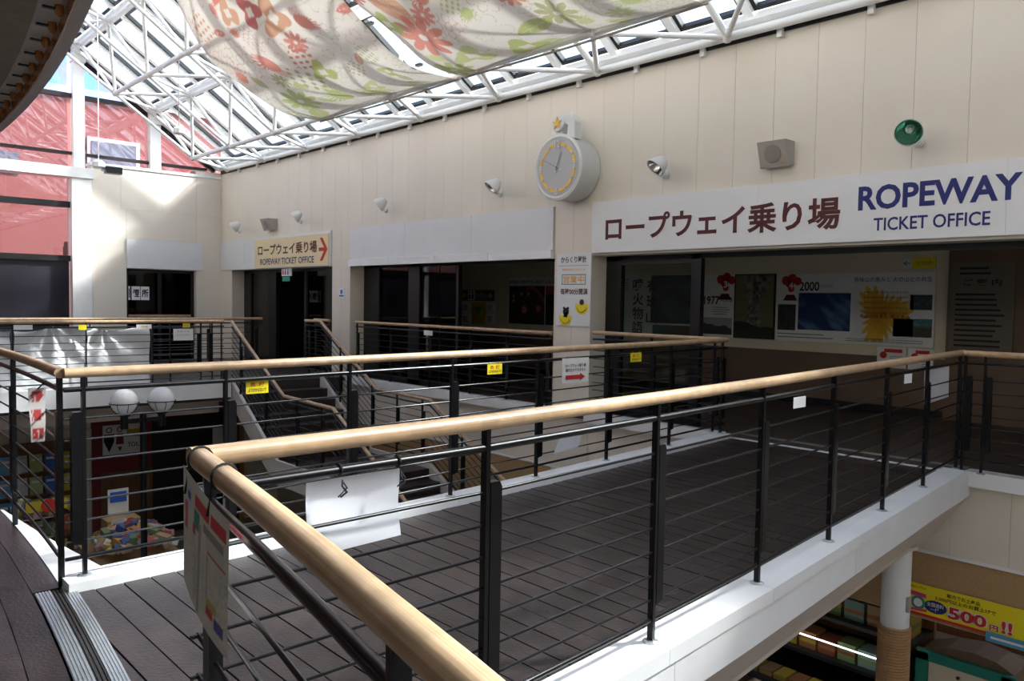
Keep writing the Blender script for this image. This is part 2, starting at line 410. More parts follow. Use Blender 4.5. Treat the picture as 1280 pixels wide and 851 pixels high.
# ---- window frames and glass in the three openings
def frame(n, bars, panes, matp, name='window'):
    r = sroot('%s_%d' % (name, n), (bars[0][0], 8.33, 0))
    for (x0, x1, z0, z1) in bars: part('window_frame', MB().box(x0, x1, 8.30, 8.38, z0, z1), 'dark_frame', r)
    for (x0, x1, z0, z1, mm) in panes: part('pane', MB().box(x0, x1, 8.335, 8.345, z0, z1), mm, r)
    return r
frame(1, [(-7.17,-6.91,0,2.14),(-5.80,-5.66,0,2.14),(-7.17,WX1,2.06,2.14),(-6.91,-5.8,2.0,2.06),(-6.91,-5.80,0,0.10)], [(-6.91,-5.8,0.1,2.0,'pane_door')], None)
frame(2, [(-13.24,-12.72,0,2.14),(-11.78,-11.45,0,2.14),(-10.42,-10.36,0,2.14),(-13.24,-7.85,2.08,2.14),(-12.72,-10.4,0,0.1)], [(-12.72,-11.78,0.1,2.08,'pane_dark'),(-11.45,-10.92,0.1,2.08,'pane_dark'),(-10.90,-10.42,0.1,2.08,'pane_dark')], None)
frame(3, [(-18.56,-18.2,0,2.14),(-17.25,-16.9,0,2.14),(-15.6,-15.5,0,2.14),(-14.0,-13.9,0,2.14),(-18.56,-13.9,2.06,2.14)], [(-18.2,-17.25,0.0,2.06,'pane_dark'),(-15.5,-14.0,0.0,2.06,'pane_dark')], None)

# ---- end wall with door, column, beam and glazing
mb = MB().box(WX0-0.35, WX0-0.012, 5.13, 5.83, 0, 4.30).box(WX0-0.35, WX0-0.012, 7.38, 8.1, 0, 4.45).box(WX0-0.35, WX0-0.012, 5.83, 7.38, 2.08, 4.36)
ew = struct('wall_end', mb, 'beige_seam')
def ep(y0, y1, z0, z1, m='beige', n='wall_panel'): part(n, MB().box(WX0-0.02, WX0, y0+0.0015, y1-0.0015, z0+0.0015, z1-0.0015), m, ew)
for y0, y1 in ((5.13,5.83),(7.40,8.0)):
    for z0, z1 in ((0,2.26),(2.26,3.40)): ep(y0, y1, z0, z1)
ep(5.83,7.40,2.76,3.40)
for y0, y1, zt in ((5.13,5.72,4.24),(5.72,6.6,4.28),(6.6,7.4,4.34),(7.4,8.0,4.42)): ep(y0, y1, 3.40, zt)
part('fascia_panel', MB().box(WX0-0.02, WX0+0.03, 5.83, 7.52, 2.10, 2.75), 'white_panel', ew)
part('coping', MB().box(WX0-0.35, WX0+0.02, 5.1, 8.0, 4.30, 4.36), 'white_paint', ew)
dr = sroot('door_1', (WX0-0.15, 6.6, 0))
for (y0, y1, z0, z1) in ((5.83,5.90,0,2.1),(7.31,7.38,0,2.1),(6.55,6.63,0,2.1),(5.83,7.38,2.02,2.1)):
    part('door_frame', MB().box(WX0-0.2, WX0-0.12, y0, y1, z0, z1), 'dark_frame', dr)
part('pane', MB().box(WX0-0.165, WX0-0.155, 5.9, 6.55, 0.02, 2.02), 'pane_dark', dr)
part('pane', MB().box(WX0-0.165, WX0-0.155, 6.63, 7.31, 0.02, 2.02), 'pane_dark', dr)
part('push_bar', MB().box(WX0-0.14, WX0-0.11, 5.9, 7.3, 1.0, 1.05), 'rail_wood', dr)
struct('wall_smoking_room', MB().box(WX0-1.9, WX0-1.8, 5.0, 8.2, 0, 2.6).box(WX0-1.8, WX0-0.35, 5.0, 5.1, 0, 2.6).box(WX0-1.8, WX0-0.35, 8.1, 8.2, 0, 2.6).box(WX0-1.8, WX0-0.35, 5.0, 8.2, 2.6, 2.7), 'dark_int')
ec = sroot('trim_1', (WX0, 4.9, 0))
part('column', MB().box(WX0-0.35, WX0+0.02, 4.73, 5.12, LOW, 4.0), 'white_steel', ec)
part('column', MB().box(WX0-0.22, WX0, 4.78, 5.0, 4.2, 6.70), 'white_steel', ec)
part('column', MB().box(WX0-0.22, WX0, 6.36, 6.59, 4.3, 5.60), 'white_steel', ec)
part('column_head', MB().box(WX0-0.24, WX0+0.06, 4.76, 5.02, 6.45, 6.76), 'white_steel', ec)
part('column_head', MB().box(WX0-0.24, WX0+0.06, 6.34, 6.61, 5.38, 5.66), 'white_steel', ec)
part('beam', MB().box(WX0-0.3, WX0+0.06, -6.0, 5.16, 3.99, 4.21), 'white_steel', ec)
for x in (-12,): pass
gw = sroot('window_4', (WX0-0.2, 3.0, 0))
zr = lambda y: 4.52+0.70*(8.0-y)       # roof underside over the end wall
rows = [(0.0, 0.93, 'spandrel'), (0.93, 2.20, 'spandrel'), (2.32, 3.35, 'pane_pink'), (3.48, 3.98, 'pane_pink'), (4.24, 4.50, 'pane_pink')]
cols = [-6.0, -3.9, -1.8, 0.3, 2.4, 4.73]
for y0, y1 in zip(cols[:-1], cols[1:]):
    for z0, z1, m in rows:
        part('pane', MB().box(WX0-0.2, WX0-0.19, y0+0.02, y1-0.02, z0, z1), m, gw)
    zt = 6.35
    part('pane', MB().prism([(WX0-0.2,y0+0.02,4.54),(WX0-0.2,y1-0.02,4.54),(WX0-0.2,y1-0.02,min(zr(y1),5.72)),(WX0-0.2,y0+0.02,5.72)], (0.01,0,0)), 'pane_pink', gw)
    part('pane', MB().prism([(WX0-0.2,y0+0.02,5.78),(WX0-0.2,y1-0.02,5.78),(WX0-0.2,y1-0.02,zr(y1)),(WX0-0.2,y0+0.02,zr(y0))], (0.01,0,0)), 'pane_film', gw)
for y0, y1 in ((5.0,6.36),):
    part('pane', MB().prism([(WX0-0.2,y0,4.54),(WX0-0.2,y1,4.54),(WX0-0.2,y1,5.63),(WX0-0.2,y0,5.72)], (0.01,0,0)), 'pane_pink', gw)
    part('pane', MB().prism([(WX0-0.2,y0,5.78),(WX0-0.2,y1-0.35,5.78),(WX0-0.2,y0,zr(y0))], (0.01,0,0)), 'pane_film', gw)
    part('pane', MB().prism([(WX0-0.2,y0,4.34),(WX0-0.2,y1,4.34),(WX0-0.2,y1,4.50),(WX0-0.2,y0,4.50)], (0.01,0,0)), 'pane_pink', gw)
part('pane', MB().prism([(WX0-0.2,6.59,4.38),(WX0-0.2,7.95,4.45),(WX0-0.2,7.9,4.55),(WX0-0.2,6.59,zr(6.59)-0.05)], (0.01,0,0)), 'pane_pink', gw)
for z0, z1, yb in ((2.20,2.32,4.73),(3.35,3.48,4.73),(0.88,0.96,4.73),(4.49,4.55,7.7),(5.70,5.79,6.3)):
    part('glazing_bar', MB().box(WX0-0.24, WX0-0.12, -6.0, yb, z0, z1), 'gasket', gw)
for y in cols[1:-1]:
    part('mullion', MB().box(WX0-0.24, WX0-0.12, y-0.05, y+0.05, 0, zr(y)-0.02), 'white_steel', gw)

# ---- red building outside
rb = thing('red_building', 'red building with pale coping and framed window seen through the end glass', 'building', (-24.5, 0, LOW))
part('wall', MB().box(-27, -24.0, -14, 10.0, LOW, 6.75), 'red_building', rb)
part('coping', MB().box(-27, -23.9, -14, 10.1, 6.75, 7.0), 'build_trim', rb)
for y0, z0 in ((6.3, 4.75), (1.5, 4.75), (-3.3, 4.75)):
    w = part('window', MB().box(-24.02, -23.94, y0, y0+1.35, z0, z0+1.0), 'build_trim', rb)
    part('window_pane', MB().box(-23.95, -23.92, y0+0.10, y0+1.25, z0+0.1, z0+0.9), 'build_glass', w)
part('wall_band', MB().box(-24.05, -23.96, -14, 4.7, 4.55, 5.1), 'build_glass', rb)

# ---- skylight: purlins, rafters and framed panes on the sloping roof
DY, DZ = -1.555, 1.088
Lr = hypot(DY, DZ); SL = Vector((0, DY/Lr, DZ/Lr)); NR = Vector((0, -SL.z, SL.y)) * -1     # up normal of the slope
if NR.z < 0: NR = -NR
T0 = Vector((0, 7.87, 4.47))
roof = sroot('ceiling', (-8, 8, 4.5))
PX0, PX1 = -19.35, 10.6
for k in range(0, 7):
    p = T0 + SL*Lr*k + NR*0.15
    part('purlin', MB().bar((PX0, p.y, p.z), (PX1, p.y, p.z), 0.15, 0.12, NR), 'white_steel', roof)
ncol = 31
for i in range(ncol+1):
    x = -19.25+0.96*i
    if x > PX1: break
    a = Vector((x, 0, 0))+T0+NR*0.19-SL*0.15; b = a+SL*(Lr*6+0.3)
    part('rafter', MB().bar(a, b, 0.11, 0.10, NR), 'white_steel', roof)
pane_me = MB().obox((0.10, 0, 0), (0.76, 0, 0), SL*(Lr-0.26), NR*0.012).mesh('pane')
fb = MB()
for o, ax, ay in (((0.055,0,0),(0.05,0,0),SL*(Lr-0.20)),((0.855,0,0),(0.05,0,0),SL*(Lr-0.20)),((0.055,0,0),(0.85,0,0),SL*0.05),(tuple(Vector((0.055,0,0))+SL*(Lr-0.25)),(0.85,0,0),SL*0.05)):
    fb.obox(Vector(o)-NR*0.03-SL*0.03, ax, ay, NR*0.07)
frame_me = fb.mesh('pane_frame')
for k in range(6):
    for i in range(31):
        x = -19.25+0.96*i
        p = Vector((x,0,0))+T0+SL*(Lr*k+0.13)+NR*0.22
        o = inst('pane', pane_me, p, roof, 'pane'); inst('pane_frame', frame_me, p, o, 'gasket')
# dark infill strip against the end wall
part('edge_gutter', MB().bar(Vector((-19.33,0,0))+T0+NR*0.05, Vector((-19.33,0,0))+T0+NR*0.05+SL*Lr*6, 0.10, 0.12, NR), 'gasket', roof)
part('edge_beam', MB().bar(Vector((-19.12,0,0))+T0+NR*0.09, Vector((-19.12,0,0))+T0+NR*0.09+SL*Lr*6, 0.12, 0.10, NR), 'white_steel', roof)
part('edge_gutter', MB().bar(Vector((-18.98,0,0))+T0+NR*0.12, Vector((-18.98,0,0))+T0+NR*0.12+SL*Lr*6, 0.09, 0.06, NR), 'gasket', roof)

# ---- space frame under the skylight
sf = thing('space_frame', 'white tubular steel space frame with ball nodes under the sloping skylight', 'roof truss', (-8, 7.87, 4.47))
cyl = MB().tube([(0,0,0),(0,0,1)], 1.0, 8).mesh('tube'); ball = MB().sphere((0,0,0), 1.0, 12, 8).mesh('node')
cyl.polygons.foreach_set('use_smooth', [len(p.vertices) == 4 for p in cyl.polygons]); ball.polygons.foreach_set('use_smooth', [True]*len(ball.polygons))
def strut(name, a, b, r):
    a, b = Vector(a), Vector(b); d = b-a
    inst(name, cyl, a, sf, 'white_steel', d.to_track_quat('Z', 'Y').to_euler(), (r, r, d.length))
NX, NK = 11, 4
top = lambda i, k: Vector((-18.55+1.92*i, 0, 0)) + T0 + SL*Lr*k
bot = lambda i, k: (top(i, k)+top(i+1, k+1))/2 - NR*0.67
for k in range(NK):
    for i in range(NX):
        t = top(i, k)
        inst('node_ball', ball, t, sf, 'white_steel', None, (0.065,)*3)
        if i < NX-1: strut('chord_tube', t, top(i+1, k), 0.052 if k == 0 else 0.045)
        if k < NK-1: strut('chord_tube', t, top(i, k+1), 0.042)
        strut('roof_stub', t, t+NR*0.1, 0.03)
for k in range(NK-1):
    for i in range(NX-1):
        b = bot(i, k)
        inst('node_ball', ball, b, sf, 'white_steel', None, (0.06,)*3)
        for q in ((i,k),(i+1,k),(i,k+1),(i+1,k+1)): strut('diagonal_tube', b, top(*q), 0.032)
        if i < NX-2: strut('chord_tube', b, bot(i+1, k), 0.045)
        if k < NK-2: strut('chord_tube', b, bot(i, k+1), 0.035)

# ---- far landing
lf = struct('floor_landing', MB().box(-21.0, -13.45, -6, 7.93, -0.2, 0.0).box(-21.0, -13.45, -6, 7.93, -0.28, -0.2), 'dark_floor')
for a, b in ((-6,-3.1),(-3.1,-0.2),(-0.2,2.7),(2.7,5.72)):
    part('fascia', MB().box(-13.48, -13.30, a+0.003, b-0.003, -0.22, 0.07), 'kerb_white', lf)
part('beam', MB().box(-14.3, -13.9, -6, 5.75, -0.55, -0.28), 'soffit_beige', lf)
wl_ = struct('wall_lower_end', MB().box(-16.4, -16.2, -6, 8.0, LOW, -0.2), 'beige')
part('switch_box', MB().box(-16.2, -16.14, 3.95, 4.06, -1.75, -1.45), 'grey_print', wl_)
part('door_leaf', MB().box(-16.2, -16.17, 3.62, 4.3, LOW, -1.0), 'beige', wl_)
struct('floor_lower', MB().box(-24, 13, -8, 15, LOW-0.2, LOW), 'low_floor')

# ---- bridge: planks, kerbs, fascia
bd = []
mb = MB()
ys = list(np.arange(0.6, 7.95, 0.35))
for a, b in zip(ys[:-1], ys[1:]):
    mb.prism([(xf(a)-0.05,a,-0.30),(xn(a)-0.05,a,-0.30),(xn(b)-0.05,b,-0.30),(xf(b)-0.05,b,-0.30)], (0,0,0.262))
bridge = struct('floor_bridge', mb, 'joint_dark')
y = 1.17-0.136*4
while y < 7.90:
    a, b = y+0.004, min(y+0.132, 7.90); ym = (a+b)/2
    x0 = xf(max(ym,1.05))+0.10; x1 = xn(ym)-0.10
    if ym < 1.05: x0 = -6.5+sqrt(max(0.0, (1.118+0.06-b)*58.0)) ; 
    if x1-x0 > 0.15:
        part('plank', MB().box(x0, x1, a, b, -0.038, random.uniform(-0.0015, 0.0015)), 'deck_dark', bridge)
    y += 0.136
def strip(fx, ylist, o0, o1, z0, z1, name, m, gap=0.003, yend=None):
    for a, b in zip(ylist[:-1], ylist[1:]):
        n = 3; mb = MB(); yy = np.linspace(a+gap, b-gap, n+1)
        for p, q in zip(yy[:-1], yy[1:]):
            mb.prism([(fx(p)+o0,p,z0),(fx(p)+o1,p,z0),(fx(q)+o1,q,z0),(fx(q)+o0,q,z0)], (0,0,z1-z0))
        part(name, mb, m, bridge)
strip(xn, NE_Y, -0.10, 0.10, -0.02, 0.05, 'kerb', 'kerb_white', 0.0015)
strip(xf, FE_Y, -0.10, 0.10, -0.02, 0.05, 'kerb', 'kerb_white', 0.0015)
strip(xn, [0.70, 2.80, 5.02, 7.98], 0.055, 0.09, -0.20, -0.022, 'fascia', 'kerb_white')
strip(xf, [1.05, 3.65, 5.6, 7.98], -0.09, -0.055, -0.20, -0.022, 'fascia', 'kerb_white')
yy = [0.70]+NE_Y[1:-1]+[7.98]
for a, b in zip(yy[:-1], yy[1:]):
    part('soffit', MB().prism([(xn(a)+0.08,a,-0.20),(xn(b)+0.08,b,-0.20),(xn(b)-0.20,b,-0.60),(xn(a)-0.20,a,-0.60)], (-0.03,0,0.0)), 'soffit_beige', bridge)
    part('soffit', MB().prism([(xn(a)-0.18,a,-0.60),(xn(b)-0.18,b,-0.60),(xf(b)+0.18,b,-0.60),(xf(a)+0.18,a,-0.60)], (0,0,0.03)), 'soffit_beige', bridge)
    part('soffit', MB().prism([(xf(a)-0.08,a,-0.20),(xf(b)-0.08,b,-0.20),(xf(b)+0.20,b,-0.60),(xf(a)+0.20,a,-0.60)], (0.03,0,0.0)), 'soffit_beige', bridge)

# ---- gallery on the camera's side: planks in curved courses, kerb, threshold strips
def arcpts(x0, x1, off, n): return [(x, yg(x)+off) for x in np.linspace(x0, x1, n)]
def arcband(x0, x1, o0, o1, z0, z1, n=6):
    mb = MB(); A = arcpts(x0, x1, o0, n); B = arcpts(x0, x1, o1, n)
    for i in range(n-1):
        mb.prism([(*A[i],z0),(*A[i+1],z0),(*B[i+1],z0),(*B[i],z0)], (0,0,z1-z0))
    return mb
gal = struct('floor_gallery', arcband(-19.1, 4.5, -6.6, -0.02, -0.30, -0.04, 24), 'joint_dark')
for k in range(14):
    o1 = -0.135-0.136*k+ (0.0)
    xx = -12.0+0.37*(k % 3)
    while xx < 3.5:
        ln = 1.82
        part('plank', arcband(xx+0.002, min(xx+ln, 4.3)-0.002, o1-0.132, o1, -0.04, random.uniform(-0.0015, 0.0015), 4), 'deck_dark', gal)
        xx += ln
part('plank', arcband(-12, -4.52, -0.131, -0.004, -0.04, 0.0, 10), 'deck_dark', gal)
part('kerb', MB().prism([(x_, yg(x_)-0.004, -0.05) for x_ in np.linspace(-4.49, -6.4, 8)] + [(-6.38,1.13,-0.05),(-5.5,1.20,-0.05),(-4.58,1.31,-0.05)], (0,0,0.055)), 'kerb_white', gal)
part('fascia', arcband(-12, -4.60, -0.05, 0.0, -0.35, -0.052, 12), 'kerb_white', gal)
part('kerb', arcband(-1.87, 4.3, -0.10, 0.10, -0.05, 0.05, 12), 'kerb_white', gal)
part('fascia', arcband(-1.87, 4.3, 0.055, 0.09, -0.35, -0.052, 12), 'kerb_white', gal)
th = struct('trim_2', arcband(-4.47, -1.95, -0.128, 0.05, -0.03, 0.004, 8), 'rubber')
for o0, o1 in ((-0.128, -0.058), (-0.012, 0.052)):
    part('threshold_strip', arcband(-4.47, -1.95, o0, o1, 0.0, 0.007, 8), 'alu', th)
    for j in range(5):
        c = o0+(o1-o0)*(j+0.5)/5
        part('threshold_rib', arcband(-4.47, -1.95, c-0.004, c+0.004, 0.007, 0.011, 8), 'alu', th)
for j in range(3): part('threshold_rib', arcband(-4.47, -1.95, -0.05+0.016*j, -0.043+0.016*j, 0.004, 0.008, 8), 'rubber', th)
struct('wall_gallery', MB().box(-19.1, 10.6, -6.3, -6.0, LOW, 10.6).box(10.6, 10.9, -6.3, 8.3, LOW, 10.6), 'beige')
struct('ceiling_ridge', MB().box(-19.4, 10.9, -6.3, -1.4, 10.4, 10.6), 'beige')

# ---- round-edged canopy overhead with its row of amber bulbs
ycan = lambda x: 1.60-(x+9.5)**2/67.0
def canband(x0, x1, o0, o1, z0, z1, n=8):
    mb = MB(); xs_ = np.linspace(x0, x1, n)
    for a, b in zip(xs_[:-1], xs_[1:]):
        mb.prism([(a,ycan(a)+o0,z0),(b,ycan(b)+o0,z0),(b,ycan(b)+o1,z0),(a,ycan(a)+o1,z0)], (0,0,z1-z0))
    return mb
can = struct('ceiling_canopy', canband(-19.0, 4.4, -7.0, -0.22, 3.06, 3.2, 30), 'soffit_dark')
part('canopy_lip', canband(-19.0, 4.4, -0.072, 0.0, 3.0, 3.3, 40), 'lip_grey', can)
part('canopy_bead', canband(-19.0, 4.4, -0.082, -0.072, 2.995, 3.1, 40), 'bulb_amber', can)
part('bulb_channel', canband(-19.0, 4.4, -0.24, -0.08, 3.08, 3.12, 40), 'lip_grey', can)
for k in range(26):
    x = -12.6+0.345*k
    b = part('bulb', MB().lathe((x, ycan(x)-0.115, 3.085), (0,0,-1), [(0.02,0),(0.025,0.015),(0.025,0.045),(0.014,0.062),(0.003,0.07)], 10), 'bulb_amber', can, True)
    part('bulb_bracket', MB().box(x-0.012, x+0.012, ycan(x)-0.20, ycan(x)-0.13, 3.05, 3.062), 'dark_frame', b)  # dark bar standing in for the shadow spike behind each bulb

# ---- stair from the landing down beside the wall
SY0, SY1 = 5.80, 7.46
st = sroot('floor_stair', (-13.4, 6.6, LOW))
zt = 0.0; x = -13.40
rise1, run1 = 1.13/7, 0.285
for i in range(7):
    zt -= rise1
    if i < 6:
        part('step', MB().box(x-0.02, x+run1, SY0, SY1, zt-0.20, zt), 'step_dark', st); x += run1
part('stair_landing', MB().box(x-0.02, -9.98, SY0, SY1, -1.33, -1.13), 'step_dark', st)
xl0 = x; x = -9.98; zt = -1.13; rise2, run2 = (3.2-1.13)/13, 0.288
for i in range(12):
    zt -= rise2
    part('step', MB().box(x-0.02, x+run2, SY0, SY1, max(LOW, zt-0.2), zt), 'step_dark', st); x += run2
for yy0 in (SY0-0.06, SY1):
    up = [(-13.40,0.07),(xl0,-1.13+0.07),(-9.98,-1.06),(x,LOW+0.18)]
    lo = [(x,LOW),(x-0.45,LOW),(-10.1,-1.44),(xl0-0.05,-1.44),(-13.40,-0.32)]
    part('stringer', MB().prism([(a,yy0,b) for a, b in up+lo], (0,0.06,0)), 'stringer_grey', st)

# ================================================================== THINGS
# ---- railings
BARZ = [0.235, 0.339, 0.44, 0.545, 0.649, 0.756, 0.866]
def shift(path, h): return [(p[0], p[1], p[2]+h) for p in path]
def along(path, s):
    """point and direction at arc length s (plan)"""
    for a, b in zip(path[:-1], path[1:]):
        d = hypot(b[0]-a[0], b[1]-a[1])
        if s <= d+1e-6 or b is path[-1]:
            t = s/d; return Vector((a[0]+(b[0]-a[0])*t, a[1]+(b[1]-a[1])*t, a[2]+(b[2]-a[2])*t)), Vector((b[0]-a[0], b[1]-a[1], 0)).normalized()
        s -= d
def railing(label, path, posts, H=1.1, rw=0.027, floor_z=0.05, hand=None, bars=BARZ, plate_side=1, foot=True, btm=0.148, name='railing', over=0.0, group=None, toph=None, ends=(0,0)):
    r = thing(name, label, 'railing', path[0][:2]+(path[0][2],), group)
    hp = hand or path
    part('handrail', MB().tube(shift(hp, H), rw, 14, uv=True), 'rail_wood', r, True)
    toph = toph or H-0.085
    part('top_rail', MB().tube(shift(path, toph), 0.0135, 10), 'black_metal', r, True)
    for z in bars: part('bar', MB().tube(shift(path, z), 0.0058, 8), 'black_metal', r, True)
    if btm: part('bottom_rail', MB().tube(shift(path, btm), 0.0105, 8), 'black_metal', r, True)
    for s in posts:
        ps, s = (s[1], s[0]) if isinstance(s, tuple) else (plate_side, s)
        p, d = along(path, s); n = Vector((-d.y, d.x, 0))
        po = part('post', MB().obox(p-d*0.009-n*0.014+Vector((0,0,floor_z)), d*0.018, n*0.028, (0,0,H-floor_z-0.02)), 'black_metal', r)
        q = p+d*0.011*ps
        z0, z1 = btm+0.065, toph-0.115
        if ps: part('bracket_plate', MB().prism([q-n*0.016+Vector((0,0,z0)), q+d*0.050*ps-n*0.016+Vector((0,0,z0+0.01)), q+d*0.050*ps-n*0.016+Vector((0,0,z1-0.02)), q+d*0.040*ps-n*0.016+Vector((0,0,z1)), q-n*0.016+Vector((0,0,z1))], n*0.032), 'black_metal', po)
        if foot: part('foot_plate', MB().lathe(p+Vector((0,0,floor_z)), (0,0,1), [(0.036,0),(0.036,0.005),(0.024,0.010)], 12), 'alu', po)
    return r

near = [(xn(y), y, 0.0) for y in (0.745, 1.72, 2.74, 3.75, 4.77, 5.79, 6.83, 7.86)]
def lens(path):
    s = [0]
    for a, b in zip(path[:-1], path[1:]): s.append(s[-1]+hypot(b[0]-a[0], b[1]-a[1]))
    return s
ln = lens(near)
near_r = railing('black bar railing with round wooden handrail along the near side of the bridge', near, ln[1:])
far = [(xf(y), y, 0.0) for y in (1.06, 1.9, 2.75, 3.65, 4.6, 5.6, 6.7, 7.92)]
lf_ = lens(far)
far_r = railing('black bar railing with wooden handrail along the far side of the bridge', far, [(0.09,-1)]+[lf_[i]-(0.0) for i in (1,2,3,4,5,6)]+[lf_[7]-0.1], bars=BARZ)
gal_p = [(x, yg(x), 0.0) for x in np.linspace(-1.985, 1.6, 9)]
gal_r = railing('black bar railing with wooden handrail curving towards the viewer from the bridge corner', gal_p, [0.13, 1.2, 2.2, 3.2])
gl_p = [(x, yg(x), 0.0) for x in np.linspace(-4.50, -10.5, 14)]
gl_r = railing('black bar railing with dark-lit handrail at the far left, meeting the bridge corner', gl_p, [0.02, 1.42, 2.42, 3.42, 4.42, 5.42], floor_z=0.0, foot=False)
wr_p = [(-2.58, 7.88, 0.0), (0.2, 7.93, 0.0), (2.4, 7.95, 0.0)]
railing('black bar railing with wooden handrail right of the bridge, below the big sign', wr_p, [0.04, 0.20, 1.3, 2.4, 3.5, 4.6], floor_z=0.03)
wl_p = [(-7.10, 7.99, 0.0), (-5.06, 7.94, 0.0)]
railing('short railing between the clock column and the bridge', wl_p, [0.98, 1.9], floor_z=0.03)
wm_p = [(-13.0, 7.98, 0.0), (-7.87, 7.98, 0.0)]
railing('long railing in front of the dark doors between two columns', wm_p, [0.05, 1.15, 2.3, 3.35, 4.2, 5.05], H=1.06, floor_z=0.03)
ld_p = [(-13.38, 5.62, 0.0), (-13.38, -4.4, 0.0)]
railing('landing railing hung with silver sheets, behind the globe lamps', ld_p, [(0.04,0), 0.20, 0.39, (0.89,0)]+[(1.17+0.97*k,0) for k in range(9)], H=1.075, floor_z=0.06, plate_side=1)
bk_p = [(-15.9, 7.5, 0.0), (-15.9, -4.4, 0.0)]
railing('rear railing farther back on the landing, behind the silver sheets', bk_p, [0.1]+[1.1*k for k in range(1, 10)], H=1.045, floor_z=0.0)
bk2 = [(-14.55, 7.97, 0.0), (-13.95, 7.97, 0.0)]
railing('stub of railing left of the narrow column, in the dark opening', bk2, [0.05, 0.5], H=1.06, floor_z=0.0)
def stair_path(y): return [(-14.0, y, 0.0), (-13.42, y, 0.0), (-11.50, y, -1.09), (-10.0, y, -1.12), (-6.45, y, -3.06)]
for y, lab, fz in ((SY0-0.02, 'sloping stair railing on the open side of the stairs', 0.04), (SY1+0.02, 'sloping stair railing next to the wall', 0.04)):
    p = stair_path(y)
    if y < 6.5: p = p[1:]
    railing(lab, p, [0.35 if y < 6.5 else 0.15, 1.3, 2.35, 3.1, 3.8, 4.8, 5.8, 6.6], H=1.06, floor_z=0.04, foot=False, bars=BARZ)

# ---- fabrics hung under the space frame
PR_Y = [6.68, 6.35, 6.0, 5.44, 5.0, 4.65, 4.38, 4.02, 3.6]; PR_Z = [4.40, 4.40, 4.45, 4.72, 4.98, 5.32, 5.72, 6.22, 6.66]
_d = np.concatenate([[0], np.cumsum(np.hypot(np.diff(PR_Y), np.diff(PR_Z)))]); _L = _d[-1]
def smoothp(arr, t):
    k = np.linspace(0, 1, 400); a = np.interp(k*_L, _d, arr); w = np.ones(41)/41
    ap = np.concatenate([np.full(20, a[0])+(np.arange(-20,0))*(a[1]-a[0]), a, a[-1]+(np.arange(1,21))*(a[-1]-a[-2])]); a2 = np.convolve(ap, w, 'valid'); return np.interp(t, k, a2)
def fabric_surf(x0, x1, seed):
    def f(u, v):
        wv = np.sin(v*pi)
        x = x0+(x1-x0)*u
        yv = smoothp(PR_Y, v); zv = smoothp(PR_Z, v)
        # diagonal pull folds plus soft billow
        fold = 0.035*np.sin(2*pi*(u*2.2+v*1.3+seed)) + 0.022*np.sin(2*pi*(u*1.1-v*2.4+seed*1.7)) + 0.05*(vn(u*1.0+seed, v, 5, 2)-0.5)
        drop = wv*(0.05+fold) - 0.10*np.sin(pi*u)*(1-v)**6
        edge = 0.03*np.minimum(1, np.minimum(u, 1-u)*12)
        return np.stack([x, yv-0.35*drop, zv-drop-edge*wv], 1)
    return f
